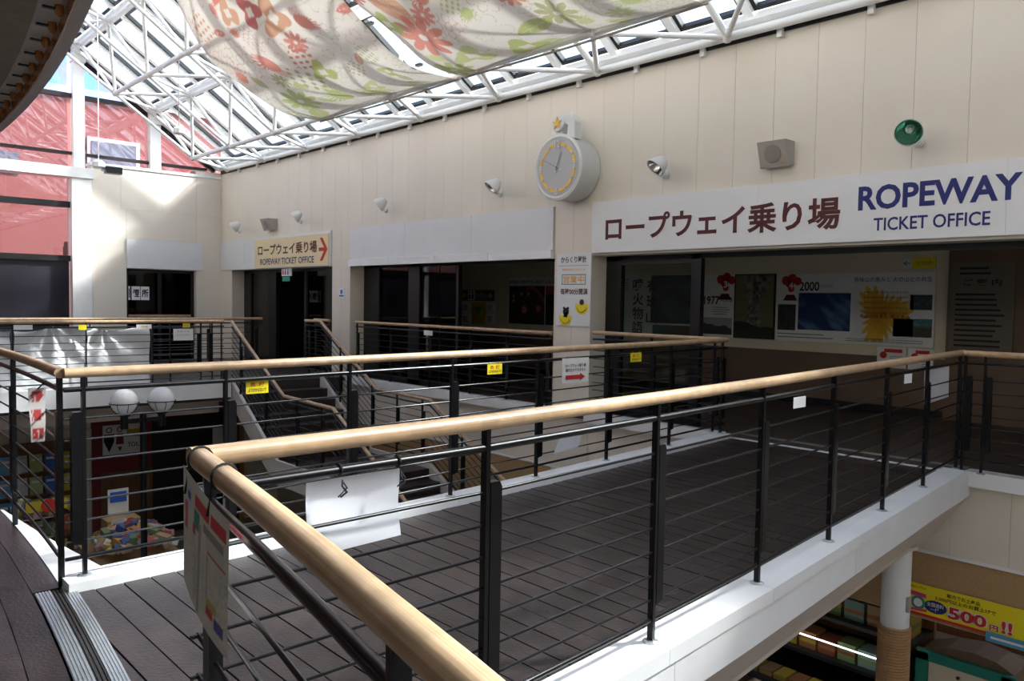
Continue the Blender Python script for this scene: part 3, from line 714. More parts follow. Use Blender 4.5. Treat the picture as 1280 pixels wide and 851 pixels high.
def flower_print(seed, W, H):
    r = np.random.default_rng(seed); shapes = []
    CORAL, RED, PEACH, GREEN, OLIVE, GREY, BLUE = (0.52,0.15,0.11), (0.38,0.085,0.08), (0.50,0.26,0.16), (0.36,0.39,0.13), (0.32,0.31,0.14), (0.25,0.22,0.22), (0.24,0.29,0.34)
    def pal(t, x):
        if t < 0.26: return [GREEN, OLIVE, GREEN, (0.44,0.45,0.20)]
        if t < 0.36: return [PEACH, OLIVE, CORAL, GREEN]
        if t < 0.80: return [CORAL, RED, CORAL, PEACH]
        return [GREY, BLUE, GREY, CORAL]
    kinds = ['leaf', 'daisy', 'outline', 'fringe', 'blob', 'dots', 'rings']
    placed = []
    for _ in range(2500):
        x, t = r.uniform(0.05, W-0.05), r.uniform(0.03, 0.985); y = t*H; s = r.uniform(0.15, 0.42)
        if any((x-a)**2+(y-b)**2 < (0.66*(s+c))**2 for a, b, c in placed): continue
        placed.append((x, y, s)); p = pal(t, x); shapes.append((r.choice(kinds, p=[.2,.17,.2,.14,.12,.09,.08]), x, y, s, p[r.integers(len(p))], r.uniform(0, 2*pi)))
    def fn(u, v):
        X = u*W; Y = v*H
        base = (0.61, 0.555, 0.495)
        c = np.tile(np.array(base)[None], (len(u), 1))*(0.97+0.06*vn(u, v, 7, 4))[:, None]
        for kind, x, y, s, col, a in shapes:
            near_ = (np.abs(X-x) < s*1.25) & (np.abs(Y-y) < s*1.25)
            if not near_.any(): continue
            dx = X[near_]-x; dy = Y[near_]-y; R = np.hypot(dx, dy)/s; A = np.arctan2(dy, dx)-a
            px, py = (dx*cos(a)+dy*sin(a))/s, (-dx*sin(a)+dy*cos(a))/s
            ss = lambda d: np.clip(d*s/0.012+0.5, 0, 1)
            if kind == 'leaf':
                m = ss((0.42*(1-px*px)-np.abs(py))*0.8); m = m*(1-0.75*np.clip(1-np.abs(py)*s/0.010, 0, 1)*(px < .7)) * (1-0.6*np.clip(1-np.abs(((px*5+np.abs(py)*5) % 1)-0.5)*s*2/0.05, 0, 1)*(np.abs(py) > 0.05))
            elif kind == 'daisy':
                n = 9; rr = 0.35+0.65*np.abs(np.cos(A*n/2))**0.7; m = ss(rr-R)*(1-ss(0.16-R))*0.9
            elif kind == 'outline':
                n = 8; rr = 0.45+0.5*np.abs(np.cos(A*n/2))**0.6; m = np.clip(1-np.abs(rr-R)*s/0.009, 0, 1)*0.8 + np.clip(1-np.abs(0.22+0.05*np.cos(A*6)-R)*s/0.009, 0, 1)*0.7
                col = tuple(0.75*k for k in col)
            elif kind == 'fringe':
                n = 26; rr = 0.55+0.40*(np.cos(A*n) > 0)*(np.cos(A-0.6) > -0.5)*(0.6+0.4*np.cos(A*3)); m = ss(rr*(0.9+0.1*np.cos(A*2))-R)*0.9
            elif kind == 'blob':
                rr = 0.72+0.22*np.cos(A*3+0.6)+0.1*np.cos(A*5); m = ss(rr-R)*(1-ss(0.26+0.05*np.cos(A*4)-R))
            elif kind == 'dots':
                gx = (px*2.2) % 1-0.5; gy = (py*2.2) % 1-0.5; m = ss((0.33-np.hypot(gx, gy*1.3))*0.4)*(R < 0.95)
            else:
                gx = (px*2.0) % 1-0.5; gy = (py*2.0) % 1-0.5; m = np.clip(1-np.abs(0.36-np.hypot(gx, gy*0.8))*s*0.5/0.007, 0, 1)*(R < 0.95)*0.8
            m = np.clip(m, 0, 1)[:, None]*0.92
            c[near_] = c[near_]*(1-m)+np.array(col)[None]*m
        st = np.clip(1-np.abs(v-0.52)*H/0.012, 0, 1)*0.55  # seam line and its shadow, painted together as one dark stripe
        return over(c, (0.22, 0.18, 0.17), st) if seed == 21 else c
    return fn
for x0, x1, sd_, lab in ((-12.0, -8.42, 21, 'translucent banner printed with coral and green flowers, nearer the end wall'), (-8.24, -4.62, 34, 'translucent banner printed with coral and green flowers, above the clock')):
    t = thing('fabric_banner', lab, 'banner', (x0, 6.7, 4.4), 'flower banners under the skylight')
    print_mesh('cloth', None, None, None, 1, 1, 300, 250, flower_print(sd_, abs(x1-x0), float(_L)), 'fabric', t, surf=fabric_surf(x0, x1, sd_*0.13))
    part('hem_pole', MB().tube([(x0-0.05, 6.69, 4.40), ((x0+x1)/2, 6.70, 4.385), (x1+0.05, 6.69, 4.40)], 0.014, 6), 'speaker_grey', t)
    for s in (0.16, 0.36, 0.55, 0.75):
        yy_, zz_ = float(smoothp(PR_Y, s)), float(smoothp(PR_Z, s))
        part('edge_clip', MB().obox((x1-0.02, yy_-0.03, zz_-0.02), (0.10, 0, 0), (0, 0.05, 0), (0, 0, 0.03)), 'gasket', t)
    for xx in (x0, x1):
        part('hanger', MB().tube([(xx, 6.69, 4.40), (xx, bot(0,0).y, bot(0,0).z)], 0.006, 5), 'gasket', t)
        part('hanger', MB().tube([(xx, 3.6, 6.64), (xx, bot(0,2).y, bot(0,2).z)], 0.006, 5), 'gasket', t)

# ---- big ticket-office sign
t = thing('sign_board', 'long white board lettered ROPEWAY TICKET OFFICE above the wide right opening', 'sign', (-4.5, 7.99, 2.12))
for a, b in ((-7.15, -4.72), (-4.72, -2.30), (-2.30, 0.1), (0.1, 2.52)):
    part('board_panel', MB().box(a+0.001, b-0.001, 7.965, 7.999, 2.15, 2.815), 'sign_white', t)
S = lambda x, z, y=7.965: (x, y, z)
def seg(body, x0, x1, z0, z1, m, w, par, y=7.965): return text(body, S(x0, z0, y), x1-x0, z1-z0, XA, ZA, m, par, w)
seg('ロープウェイ乗り場', -6.91, -3.79, 2.285, 2.615, 'maroon', 0.026, t)
seg('ROPEWAY', -3.61, -2.18, 2.452, 2.692, 'navy', 0.03, t)
seg('TICKET OFFICE', -3.45, -2.42, 2.245, 2.372, 'navy', 0.016, t)
# ---- small sign with arrow
t = thing('sign_board', 'cream board with brown Japanese lettering and a red arrow, near the corner', 'sign', (-15.6, 7.97, 2.14))
part('board_panel', MB().box(-17.23, -13.98, 7.95, 7.969, 2.14, 2.76), 'cream', t)
seg('ロープウェイ乗り場', -17.06, -14.42, 2.40, 2.64, 'maroon', 0.022, t, 7.95)
seg('ROPEWAY TICKET OFFICE', -16.94, -14.54, 2.20, 2.335, 'navy', 0.012, t, 7.95)
part('arrow', MB().prism([(-14.34,7.946,2.42),(-14.34,7.946,2.49),(-14.14,7.946,2.49),(-14.30,7.946,2.68),(-14.20,7.946,2.68),(-14.01,7.946,2.455),(-14.20,7.946,2.23),(-14.30,7.946,2.23),(-14.14,7.946,2.42)], (0,0.003,0)), 'red_print', t)

# ---- clock
t = thing('wall_clock', 'round white drum clock with gold ring and star ornament on the column line', 'clock', (-7.46, 7.99, 2.83))
CX, CZ = -7.455, 3.26
part('body', MB().lathe((CX,7.995,CZ), (0,-1,0), [(0.36,0),(0.41,0.01),(0.42,0.05),(0.42,0.33),(0.435,0.345),(0.435,0.385),(0.40,0.40),(0.375,0.385)], 48), 'clock_white', t, True)
fc = part('dial', MB().lathe((CX,7.613,CZ), (0,-1,0), [(0.375,0),(0.375,0.006)], 48), 'clock_face', t)
n = 60
for q_ in range(4):
    mb = MB()
    pts_ = [(r0_, 2*pi*i/n) for r0_ in (0.285, 0.325) for i in range(15*q_+1, 15*q_+15)]
    m_ = len(pts_)//2
    for y_ in (7.602, 7.606): mb.v += [(CX+a_*sin(b_), y_, CZ+a_*cos(b_)) for a_, b_ in pts_]
    for k_ in range(m_-1):
        mb.f += [(k_, k_+1, m_+k_+1, m_+k_), (2*m_+k_, 3*m_+k_, 3*m_+k_+1, 2*m_+k_+1), (m_+k_, m_+k_+1, 3*m_+k_+1, 3*m_+k_), (k_+1, k_, 2*m_+k_, 2*m_+k_+1)]
    part('gold_arc', mb, 'gold', fc)
for k in range(12):
    if k % 3 == 0: continue
    a = 2*pi*k/12
    part('hour_stud', MB().lathe((CX+0.305*sin(a),7.602,CZ+0.305*cos(a)), (0,-1,0), [(0.016,0),(0.016,0.006),(0.008,0.012)], 10), 'clock_white', fc)
for body, a in (('12',0),('3',90),('6',180),('9',270)):
    x, z = CX+0.305*sin(radians(a)), CZ+0.305*cos(radians(a)); w = 0.10 if body == '12' else 0.055
    text(body, (x-w/2, 7.598, z-0.05), w, 0.10, XA, ZA, 'clock_white', fc, 0.03, 'numeral'); text(body, (x-w/2+0.006, 7.601, z-0.056), w, 0.10, XA, ZA, 'grey_print', fc, 0.045, 'numeral')
def hand(a, l, w, back, name):
    d = Vector((sin(radians(a)),0,cos(radians(a)))); n_ = Vector((d.z,0,-d.x)); o = Vector((CX,7.588,CZ))
    h = part(name, MB().prism([o-d*back-n_*w, o+d*l-n_*w*0.5, o+d*l+n_*w*0.5, o-d*back+n_*w], (0,0.006,0)), 'clock_white', t)
    part('hand_inlay', MB().prism([o-d*back*0.6-n_*w*0.4, o+d*l*0.92-n_*w*0.2, o+d*l*0.92+n_*w*0.2, o-d*back*0.6+n_*w*0.4], (0,-0.002,0)), 'black_print', h)
hand(22, 0.21, 0.016, 0.07, 'hour_hand'); hand(296, 0.33, 0.011, 0.09, 'minute_hand')
orn = part('ornament', MB().prism([(CX-0.09,7.66,CZ+0.40),(CX-0.12,7.66,CZ+0.52),(CX-0.09,7.66,CZ+0.66),(CX+0.02,7.66,CZ+0.70),(CX+0.16,7.66,CZ+0.69),(CX+0.24,7.66,CZ+0.58),(CX+0.25,7.66,CZ+0.36),(CX+0.10,7.66,CZ+0.38),(CX+0.13,7.66,CZ+0.54),(CX+0.05,7.66,CZ+0.60),(CX+0.02,7.66,CZ+0.42)], (0,0.12,0)), 'clock_white', t)
part('medallion', MB().lathe((CX-0.03,7.66,CZ+0.58), (0,-1,0), [(0.11,0),(0.11,0.03),(0.10,0.04)], 20), 'clock_white', orn, True)
sp = []
for i in range(10):
    a = pi*i/5; r0 = 0.085 if i % 2 == 0 else 0.034; sp.append((CX-0.03+r0*sin(a), 7.618, CZ+0.58+r0*cos(a)))
part('star', MB().prism(sp, (0,-0.012,0)), 'gold', orn)

# ---- wall spotlights
def spot(X, Z, aim, lab, inner='chrome'):
    t = thing('wall_spotlight', lab, 'spotlight', (X*1.045+0.02, 8.0, Z-0.03), 'dish spotlights along the back wall')
    b = Vector((X*1.03+0.06, 8.0, Z-0.04)); d = Vector(aim).normalized(); c = Vector((X, 7.66, Z))
    part('wall_base', MB().lathe(b, (0,-1,0), [(0.05,0),(0.05,0.02),(0.03,0.035)], 14), 'clock_white', t, True)
    part('arm', MB().tube([b, b+Vector((0,-0.12,0.0)), c-d*0.16+Vector((0,0,-0.01)), c-d*0.13], 0.011, 7), 'clock_white', t, True)
    part('housing', MB().lathe(c, d, [(0.03,-0.15),(0.05,-0.14),(0.09,-0.08),(0.12,0.0),(0.122,0.018),(0.119,0.018),(0.117,0.0),(0.087,-0.078),(0.047,-0.136),(0.02,-0.14)], 24), 'clock_white', t, True)
    part('reflector', MB().lathe(c, d, [(0.116,0.012),(0.112,-0.005),(0.083,-0.075),(0.044,-0.13),(0.01,-0.132)][::-1], 24, caps=False), inner, t, True)
    part('rim', MB().lathe(c+d*0.012, d, [(0.119,0),(0.126,0.003),(0.126,0.012),(0.119,0.014)], 24, caps=False), 'clock_white', t, True)
    part('lamp', MB().lathe(c-d*0.12, d, [(0.02,0),(0.026,0.025),(0.022,0.05),(0.006,0.06)], 12), 'globe', t, True)
for X, Z, aim, lab, inner in ((-17.66,3.06,(-0.55,-0.55,-0.62),'leftmost dish spotlight, in the corner','chrome'),(-14.78,3.10,(-0.5,-0.6,-0.62),'dish spotlight above the cream arrow sign','chrome'),(-11.76,3.11,(-0.55,-0.55,-0.62),'dish spotlight above the shutter box, left of middle','chrome'),
                              (-8.82,3.13,(-0.35,-0.6,-0.7),'dish spotlight just left of the clock','chrome'),(-5.88,3.10,(-0.3,-0.62,-0.7),'dish spotlight just right of the clock','chrome'),(-3.03,3.10,(0.25,-0.88,-0.38),'rightmost dish spotlight facing the viewer with greenish reflector','green_chrome')):
    spot(X, Z, aim, lab, inner)
# ---- wall speakers
def speaker(x0, x1, z0, z1, d, lab):
    t = thing('wall_speaker', lab, 'speaker', ((x0+x1)/2, 8.0, z0))
    part('cabinet', MB().prism([(x0,8.0,z0+0.03),(x0,8.0-d*0.55,z0),(x0,8.0-d,z1),(x0,8.0,z1)], (x1-x0,0,0)), 'speaker_grey', t)
    a = Vector((0,-d*0.45,z1-z0)).normalized(); nn = a.cross(Vector((1,0,0))).normalized()
    if nn.y > 0: nn = -nn
    c = Vector(((x0+x1)/2, 8.0-d*0.775, (z0+z1)/2))
    part('grille', MB().lathe(c, nn, [((z1-z0)*0.36,0),((z1-z0)*0.36,0.006),((z1-z0)*0.3,0.012)], 20), 'speaker_grille', t)
    part('badge', MB().obox((x1-0.08, 8.0-d*0.66, z0+0.04), (0.05,0,0), a*0.012, nn*0.004), 'gold', t)
speaker(-4.66, -4.33, 2.97, 3.24, 0.20, 'square grey wall speaker above the big sign')
speaker(-16.62, -16.22, 2.93, 3.18, 0.22, 'small grey wall speaker above the cream sign')

# ---- column notice, sticker
t = thing('column_notice', 'tall white notice with yellow discs on the column below the clock', 'sign', (-7.47, 7.99, 1.17))
part('board', MB().box(-7.79, -7.16, 7.978, 7.989, 1.175, 2.16), 'sign_white', t)
g = lambda b, x0, x1, z0, z1, m, w=0.02: text(b, (x0, 7.978, z0), x1-x0, z1-z0, XA, ZA, m, t, w)
g('からくり時計', -7.71, -7.24, 2.03, 2.12, 'black_print'); g('開演時間のお知らせ', -7.68, -7.26, 1.92, 1.955, 'orange_print', 0.0)
part('underline', MB().box(-7.76,-7.20,7.975,7.977,1.99,1.996), 'grey_print', t)
mb = MB(); mb.box(-7.69,-7.25,7.975,7.977,1.865,1.875); mb.box(-7.69,-7.25,7.975,7.977,1.735,1.745); mb.box(-7.69,-7.68,7.975,7.977,1.735,1.875); mb.box(-7.26,-7.25,7.975,7.977,1.735,1.875)
part('box_outline', mb, 'green_print', t); g('営業中', -7.66, -7.28, 1.755, 1.855, 'orange_print', 0.01)
g('毎時00分開演', -7.71, -7.21, 1.60, 1.685, 'maroon', 0.02)
for x, z in ((-7.61, 1.29), (-7.31, 1.45)):
    part('disc', MB().prism([(x+0.115*cos(a),7.974,z+0.115*sin(a)) for a in np.linspace(pi*0.93, 2.07*pi, 22)], (0,0.003,0)), 'yellow', t)
    mb = MB().tube([(x+0.085*cos(a),7.972,z+0.085*sin(a)) for a in np.linspace(pi*1.1, 1.9*pi, 12)], 0.003, 4); part('smile', mb, 'black_print', t)
part('figure', MB().lathe((-7.60,7.974,1.365), (0,-1,0), [(0.055,0),(0.055,0.002)], 14).lathe((-7.635,7.974,1.415), (0,-1,0), [(0.02,0),(0.02,0.002)], 10).lathe((-7.565,7.974,1.415), (0,-1,0), [(0.02,0),(0.02,0.002)], 10).box(-7.64,-7.57,7.972,7.974,1.29,1.36), 'black_print', t)
part('figure', MB().lathe((-7.31,7.974,1.50), (0,-1,0), [(0.04,0),(0.04,0.002)], 14), 'maroon', t)
t = thing('sticker', 'small white and blue sticker on the narrow column', 'sticker', (-13.53, 7.99, 1.5))
part('sheet', MB().box(-13.64,-13.43,7.985,7.989,1.50,1.70), 'sign_white', t); part('print', MB().box(-13.62,-13.46,7.983,7.985,1.53,1.56).box(-13.57,-13.5,7.983,7.985,1.58,1.66), 'blue_print', t)
# ---- hanging toilet/exit sign in the dark opening
t = thing('hanging_sign', 'small hanging sign with red and blue figures under the cream board', 'sign', (-15.86, 8.02, 2.0))
part('board', MB().box(-16.07,-15.63,8.02,8.04,1.95,2.11), 'sign_white', t)
for x, m in ((-16.0,'red_print'),(-15.9,'red_print'),(-15.78,'blue_print')):
    part('figure', MB().lathe((x,8.019,2.085), (0,-1,0), [(0.018,0),(0.018,0.002)], 10).prism([(x-0.03,8.017,1.98),(x+0.03,8.017,1.98),(x+0.02,8.017,2.06),(x-0.02,8.017,2.06)], (0,0.002,0)), m, t)
part('exit_plate', MB().box(-16.07,-15.75,8.04,8.06,1.84,1.94), 'green_print', t)

# ---- paper notices and caution plates tied to the railings (they face the viewer, +X)
def plate(name, lab, cat, x, y0, y1, z0, z1, m, lines, ink='black_print', group=None, string=0.02, tilt=0.0):
    t = thing(name, lab, cat, (x, (y0+y1)/2, z0), group)
    o = Vector((x, y0, z0)); R = Vector((0, y1-y0, tilt)).normalized(); U = Vector((0, -tilt, y1-y0)).normalized()
    w, h = hypot(y1-y0, tilt), z1-z0
    part('sheet', MB().obox(o, R*w, U*h, (-0.003,0,0)), m, t)
    for body, a, b, c, d, k in lines:
        text(body, o+R*w*a+U*h*c, w*(b-a), h*(d-c), R, U, k or ink, t, 0.02, lift=0.0015)
    if string:
        for q in (0.18, 0.82):
            p = o+R*w*q+U*h
            part('tie', MB().tube([p, p+Vector((0.006,0,string*0.5)), p+Vector((-0.004,0,string))], 0.0022, 5), 'black_print' if m != 'yellow' else 'yellow', t)
    return t
caution = [('危  険', 0.18, 0.82, 0.52, 0.85, 'red_print'), ('よりかからないで', 0.1, 0.9, 0.14, 0.42, 'black_print')]
for x, y0, y1, z0, z1, lab in ((-4.525,2.035,2.175,0.925,1.005,'yellow caution plate on the far bridge railing, in front of the stairs'),(-4.625,4.0,4.15,0.935,1.015,'yellow caution plate on the far bridge railing, left of the clock column'),(-4.79,5.92,6.08,0.945,1.03,'yellow caution plate on the far bridge railing, right of the clock column')):
    plate('caution_plate', lab, 'sign', x, y0, y1, z0, z1, 'yellow', caution, group='yellow caution plates', string=0.012)
plate('caution_plate', 'tiny yellow plate above the middle silver sheet', 'sign', -13.345, 3.37, 3.48, 0.955, 1.03, 'yellow', [], group='yellow caution plates', string=0)
plate('caution_plate', 'tiny yellow plate above the white landing notice', 'sign', -13.345, 4.92, 5.04, 0.975, 1.045, 'yellow_dim', [], group='yellow caution plates', string=0)
plate('caution_plate', 'tiny grey and yellow plate above the right silver sheet', 'sign', -13.345, 4.20, 4.43, 0.96, 1.03, 'sign_white', [('注意', .25,.75,.3,.75,'yellow_dim')], string=0)
plate('notice_sheet', 'small white plate above the left silver sheet', 'notice', -13.345, 2.52, 2.76, 0.965, 1.035, 'sign_white', [], string=0)
plate('notice_sheet', 'white notice on the landing railing right of the silver sheets', 'notice', -13.345, 4.77, 5.09, 0.765, 0.955, 'paper_thick', [('お 知 ら せ', .2,.8,.7,.85,'grey_print'),('階段は足元にご注意下さい', .12,.88,.42,.52,'grey_print')], string=0.02)
t = plate('arrow_notice', 'white notice with red arrow on the railing below the clock column', 'notice', -4.66, 4.86, 5.19, 0.815, 1.025, 'paper_thick', [('ロープウェイ乗り場', .12,.88,.62,.76,'black_print'),('通り抜けできません', .12,.88,.44,.58,'maroon')], string=0.012)
part('arrow', MB().prism([(-4.657,4.90,0.845),(-4.657,5.08,0.845),(-4.657,5.08,0.83),(-4.657,5.14,0.862),(-4.657,5.08,0.895),(-4.657,5.08,0.88),(-4.657,4.90,0.88)], (0.002,0,0)), 'red_print', t)
t = thing('plastic_scrap', 'pale folded sheet stuck low on the railing below the arrow notice', 'sheet', (-4.69, 4.98, 0.22))
part('sheet', MB().prism([(-4.68,4.80,0.225),(-4.68,5.10,0.25),(-4.69,5.16,0.37),(-4.69,4.88,0.345)], (-0.004,0,0)), 'paper', t)
# big blank sheet on the near bridge railing, hung behind the bars
t = thing('hanging_sheet', 'large blank white sheet tied by black strings under the near handrail', 'sheet', (-2.03, 1.23, 0.77))
def sheet_surf(u, v):
    y = 1.075+0.315*u; z = 0.775+0.215*v+0.012*u*(1-v)-0.004
    return np.stack([np.interp(y, NE_Y, NE_X)-0.024+0.012*np.sin(v*5+u*2)*(1-v)-0.006*np.sin(u*pi), y, z], 1)
print_mesh('sheet', None, None, None, 1, 1, 24, 20, lambda u, v: over(np.tile(np.array([[0.80,0.81,0.86]]), (len(u),1)), (0.70,0.71,0.77), ((vn(u,v,30,1) > 0.62)*(v > 0.35)*(v < 0.8)*0.15)), 'print', t, surf=sheet_surf)
for y in (1.165, 1.365):
    x = xn(y); tie = []
    for a in np.linspace(0, 2*pi, 12): tie.append((x+0.017*cos(a), y, 1.015+0.017*sin(a)))
    part('tie', MB().tube(tie, 0.0035, 5), 'black_print', t)
    part('tie', MB().tube([(x+0.02,y,0.99),(x+0.028,y-0.006,0.975),(x+0.026,y+0.01,0.955),(x+0.03,y-0.012,0.945)], 0.003, 5), 'black_print', t)
    part('tie', MB().tube([(x+0.022,y,0.985),(x+0.03,y+0.008,0.968),(x+0.027,y-0.018,0.945)], 0.0025, 5), 'black_print', t)
plate('notice_sheet', 'tiny white tag on the near bridge railing, right of centre', 'notice', -2.20, 4.15, 4.285, 0.93, 0.992, 'sign_white', [], string=0)
plate('notice_sheet', 'tiny white tag on the near bridge railing, towards the wall', 'notice', -2.40, 6.17, 6.31, 0.935, 1.005, 'sign_white', [], string=0)
plate('notice_sheet', 'tilted white sheet at the wall end of the near bridge railing', 'notice', -2.55, 6.98, 7.52, 0.70, 0.985, 'paper', [], string=0.02, tilt=0.03)
plate('notice_sheet', 'tiny white plate on the railing before the dark doors', 'notice', -10.62, 7.93, 7.935, 0.60, 0.61, 'sign_white', [], string=0)
bpy.data.objects.remove([o for o in C.objects if o.name.startswith('sheet') and o.parent and o.parent.get('label','').startswith('tiny white plate on the railing')][0])
o_ = [o for o in C.objects if o.get('label','').startswith('tiny white plate on the railing')][0]
part('sheet', MB().box(-10.82,-10.58,7.945,7.948,0.91,0.99), 'sign_white', o_); o_.location = (-10.7,7.945,0.91); [setattr(c_, 'location', -Vector(o_.location)) for c_ in o_.children]

# map poster tied to the near corner handrail
t = thing('map_poster', 'laminated visitor map with red and green blocks tied to the corner handrail', 'poster', (-1.8, 0.77, 0.42))
def map_surf(u, v):
    x = -1.985+0.44*u; y = 1.118-(x+6.5)**2/58.0-0.034-0.012*np.sin(u*2.6)*(1-v)
    return np.stack([x, y, 0.80-0.035*u*v-0.03*np.sin(u*pi)*0.3+0.285*v-0.03*u*(1-v)], 1)
def map_print(u, v):
    c = np.tile(np.array([[0.70,0.69,0.64]]), (len(u), 1))*(0.93+0.14*vn(u,v,9,2))[:,None]
    def rect(a, b, p, q, col):
        nonlocal c; c = over(c, col, ((u > a)*(u < b)*(v > p)*(v < q)).astype(float))
    U = u; rect(.30,.62,.80,.90,(0.62,0.03,0.06)); rect(.65,.95,.80,.90,(0.62,0.03,0.06)); rect(.10,.22,.72,.92,(0.62,0.65,0.75)); rect(.13,.19,.78,.86,(0.05,0.08,0.30))
    rect(.05,.12,.50,.74,(0.55,0.12,0.16)); rect(.28,.42,.64,.78,(0.02,0.30,0.26)); rect(.25,.32,.56,.66,(0.55,0.05,0.12)); rect(.40,.46,.0,.72,(0.40,0.40,0.36)); rect(.50,.90,.70,.775,(0.30,0.28,0.26))
    rect(.56,.92,.60,.70,(0.60,0.59,0.55)); rect(.60,.95,.585,.595,(0.5,0.04,0.06)); rect(.60,.615,.25,.58,(0.45,0.25,0.28)); rect(.62,.80,.20,.26,(0.55,0.50,0.12)); rect(.62,.74,.13,.19,(0.60,0.03,0.05)); rect(.77,.94,.10,.18,(0.07,0.08,0.45)); rect(.30,.38,.05,.5,(0.60,0.60,0.58))
    tx = (vn(u, v, 60, 5) > 0.6)*((u < .4)+(u > .48))*(v > .1)*(v < .55)*0.25
    return over(c, (0.2,0.2,0.2), tx.astype(float))
print_mesh('sheet', None, None, None, 1, 1, 70, 60, map_print, 'print', t, surf=map_surf)
for x in (-1.95, -1.72):
    y = yg(x); lp = [(x+0.0, y+0.0305*cos(a), 1.10+0.0305*sin(a)) for a in np.linspace(0, 2*pi, 16)]
    part('tie', MB().tube(lp, 0.003, 5), 'black_print', t)
    part('tie', MB().tube([(x, y-0.028, 1.09), (x+0.004, y-0.034, 1.05), (x-0.002, y-0.038, 1.02)], 0.003, 5), 'black_print', t)
# pennant on the left railing
t = thing('pennant', 'narrow red and white pennant tied to the far left railing', 'pennant', (-4.92, 1.06, 0.7))
print_mesh('sheet', None, None, None, 1, 1, 14, 30, lambda u, v: over(np.tile(np.array([[0.55,0.50,0.48]]), (len(u),1)), (0.40,0.03,0.03), ((np.abs(((v*3) % 1)-0.5) < 0.32)*(np.abs(u-0.5) < 0.36)*(vn(u,v,14,3) > 0.33)).astype(float)), 'print', t, surf=lambda u, v: np.stack([-4.88+0.01*np.sin(v*6)+0*u, 0.985+0.085*u+0.02*(1-v)*(0.5-u), 0.70+0.29*v], 1))
part('tie', MB().tube([(-4.88, yg(-4.88), 1.03), (-4.88, 1.03, 0.985)], 0.004, 5), 'black_print', t)

# ---- silver sheets hung on the landing railing
def tarp_surf(y0, y1, seed, fan):
    def f(u, v):
        y = y0+(y1-y0)*u; z = 0.06+0.90*v - 0.03*np.sin(u*pi*2+seed)*(v)
        ang = np.arctan2(1.05-v, (u-fan)+1e-6); rr = np.hypot(1.05-v, u-fan)
        d = 0.045*np.sin(ang*9+seed)*np.exp(-0.6*rr) + 0.05*(vn(u+seed, v, 4, 3)-0.5) + 0.02*(vn(u+seed, v, 11, 4)-0.5)
        return np.stack([-13.46-0.03+d, y, z], 1)
    return f
for y0, y1, sd_, fan, lab in ((1.58, 2.50, 2.1, 0.5, 'crumpled silver sheet at the left edge of the landing railing'), (2.55, 3.48, 0.7, 0.52, 'crumpled silver sheet in the middle of the landing railing'), (3.52, 4.44, 5.3, 0.24, 'crumpled silver sheet right of the other two on the landing railing')):
    t = thing('silver_sheet', lab, 'tarpaulin', (-13.46, (y0+y1)/2, 0.06), 'silver sheets on the landing railing')
    print_mesh('sheet', None, None, None, 1, 1, 50, 40, lambda u, v: np.tile(np.array([[0.7,0.7,0.7]]), (len(u),1)), 'tarp', t, surf=tarp_surf(y0, y1, sd_, fan))
    part('tie', MB().tube([(-13.44, y0+(y1-y0)*fan, 0.97), (-13.39, y0+(y1-y0)*fan, 1.0), (-13.37, y0+(y1-y0)*fan, 0.985)], 0.008, 5), 'paper_thick', t)
# ---- smoking-room letters on the end door
for y0, body, lab in ((5.90, '喫', 'door sheet at the left edge, partly hidden smoking-room character'), (5.98, '煙', 'white sheet with the first clear smoking-room character on the end door'), (6.18, '所', 'white sheet with the last smoking-room character on the end door')):
    t = thing('door_letter', lab, 'notice', (WX0-0.15, y0, 1.38), 'smoking-room sheets')
    w = 0.05 if body == '喫' else 0.185
    part('sheet', MB().box(WX0-0.153, WX0-0.150, y0, y0+w, 1.38, 1.69), 'sign_white', t)
    if w > 0.1: text(body, (WX0-0.150, y0+0.02, 1.44), w-0.04, 0.19, YA, ZA, 'black_print', t, 0.03)
    else: part('lettering', MB().box(WX0-0.150, WX0-0.148, y0+0.02, y0+0.04, 1.43, 1.64), 'black_print', t)

# ---- posters inside, on the interior wall
PY = 11.66
def board(name, lab, x0, x1, z0, z1, m='sign_white', y=PY, cat='poster', group=None):
    t = thing(name, lab, cat, ((x0+x1)/2, y, z0), group); part('board', MB().box(x0, x1, y, y+0.03, z0, z1), m, t); return t
def pic(t, x0, x1, z0, z1, fn, n=60, y=PY):
    print_mesh('picture', (x0, y, z0), XA, ZA, x1-x0, z1-z0, n, max(8, int(n*(z1-z0)/(x1-x0))), fn, 'print', t)
def tx(t, b, x0, x1, z0, z1, m='black_print', w=0.01, y=PY): text(b, (x0, y, z0), x1-x0, z1-z0, XA, ZA, m, t, w)
def lines(t, x0, x1, z0, z1, n, m='grey_print', y=PY, h=0.35):
    for k in range(n):
        z = z1-(z1-z0)*(k+0.5)/n; part('text_line', MB().box(x0, x1-random.uniform(0, .25)*(x1-x0), y-0.002, y-0.001, z-h*(z1-z0)/n/2, z+h*(z1-z0)/n/2), m, t)
def volcano_mark(t, x, z, num, s=0.28):
    mb = MB()
    for a, b, r in ((-0.3,0.35,0.28),(0.1,0.45,0.30),(0.45,0.30,0.25),(-0.05,0.15,0.26),(0.05,-0.15,0.2)): mb.lathe((x+a*s, PY-0.002, z+b*s), (0,-1,0), [(r*s,0),(r*s,0.002)], 12)
    part('emblem', mb, 'red_print', t)
    part('emblem_cone', MB().prism([(x-0.45*s,PY-0.003,z-0.85*s),(x+0.45*s,PY-0.003,z-0.85*s),(x+0.25*s,PY-0.003,z-0.5*s),(x-0.25*s,PY-0.003,z-0.5*s)], (0,0.002,0)), 'maroon', t)
    text(num, (x-0.08*s, PY-0.005, z-0.15*s), 0.25*s, 0.4*s, XA, ZA, 'sign_white', t, 0.03)
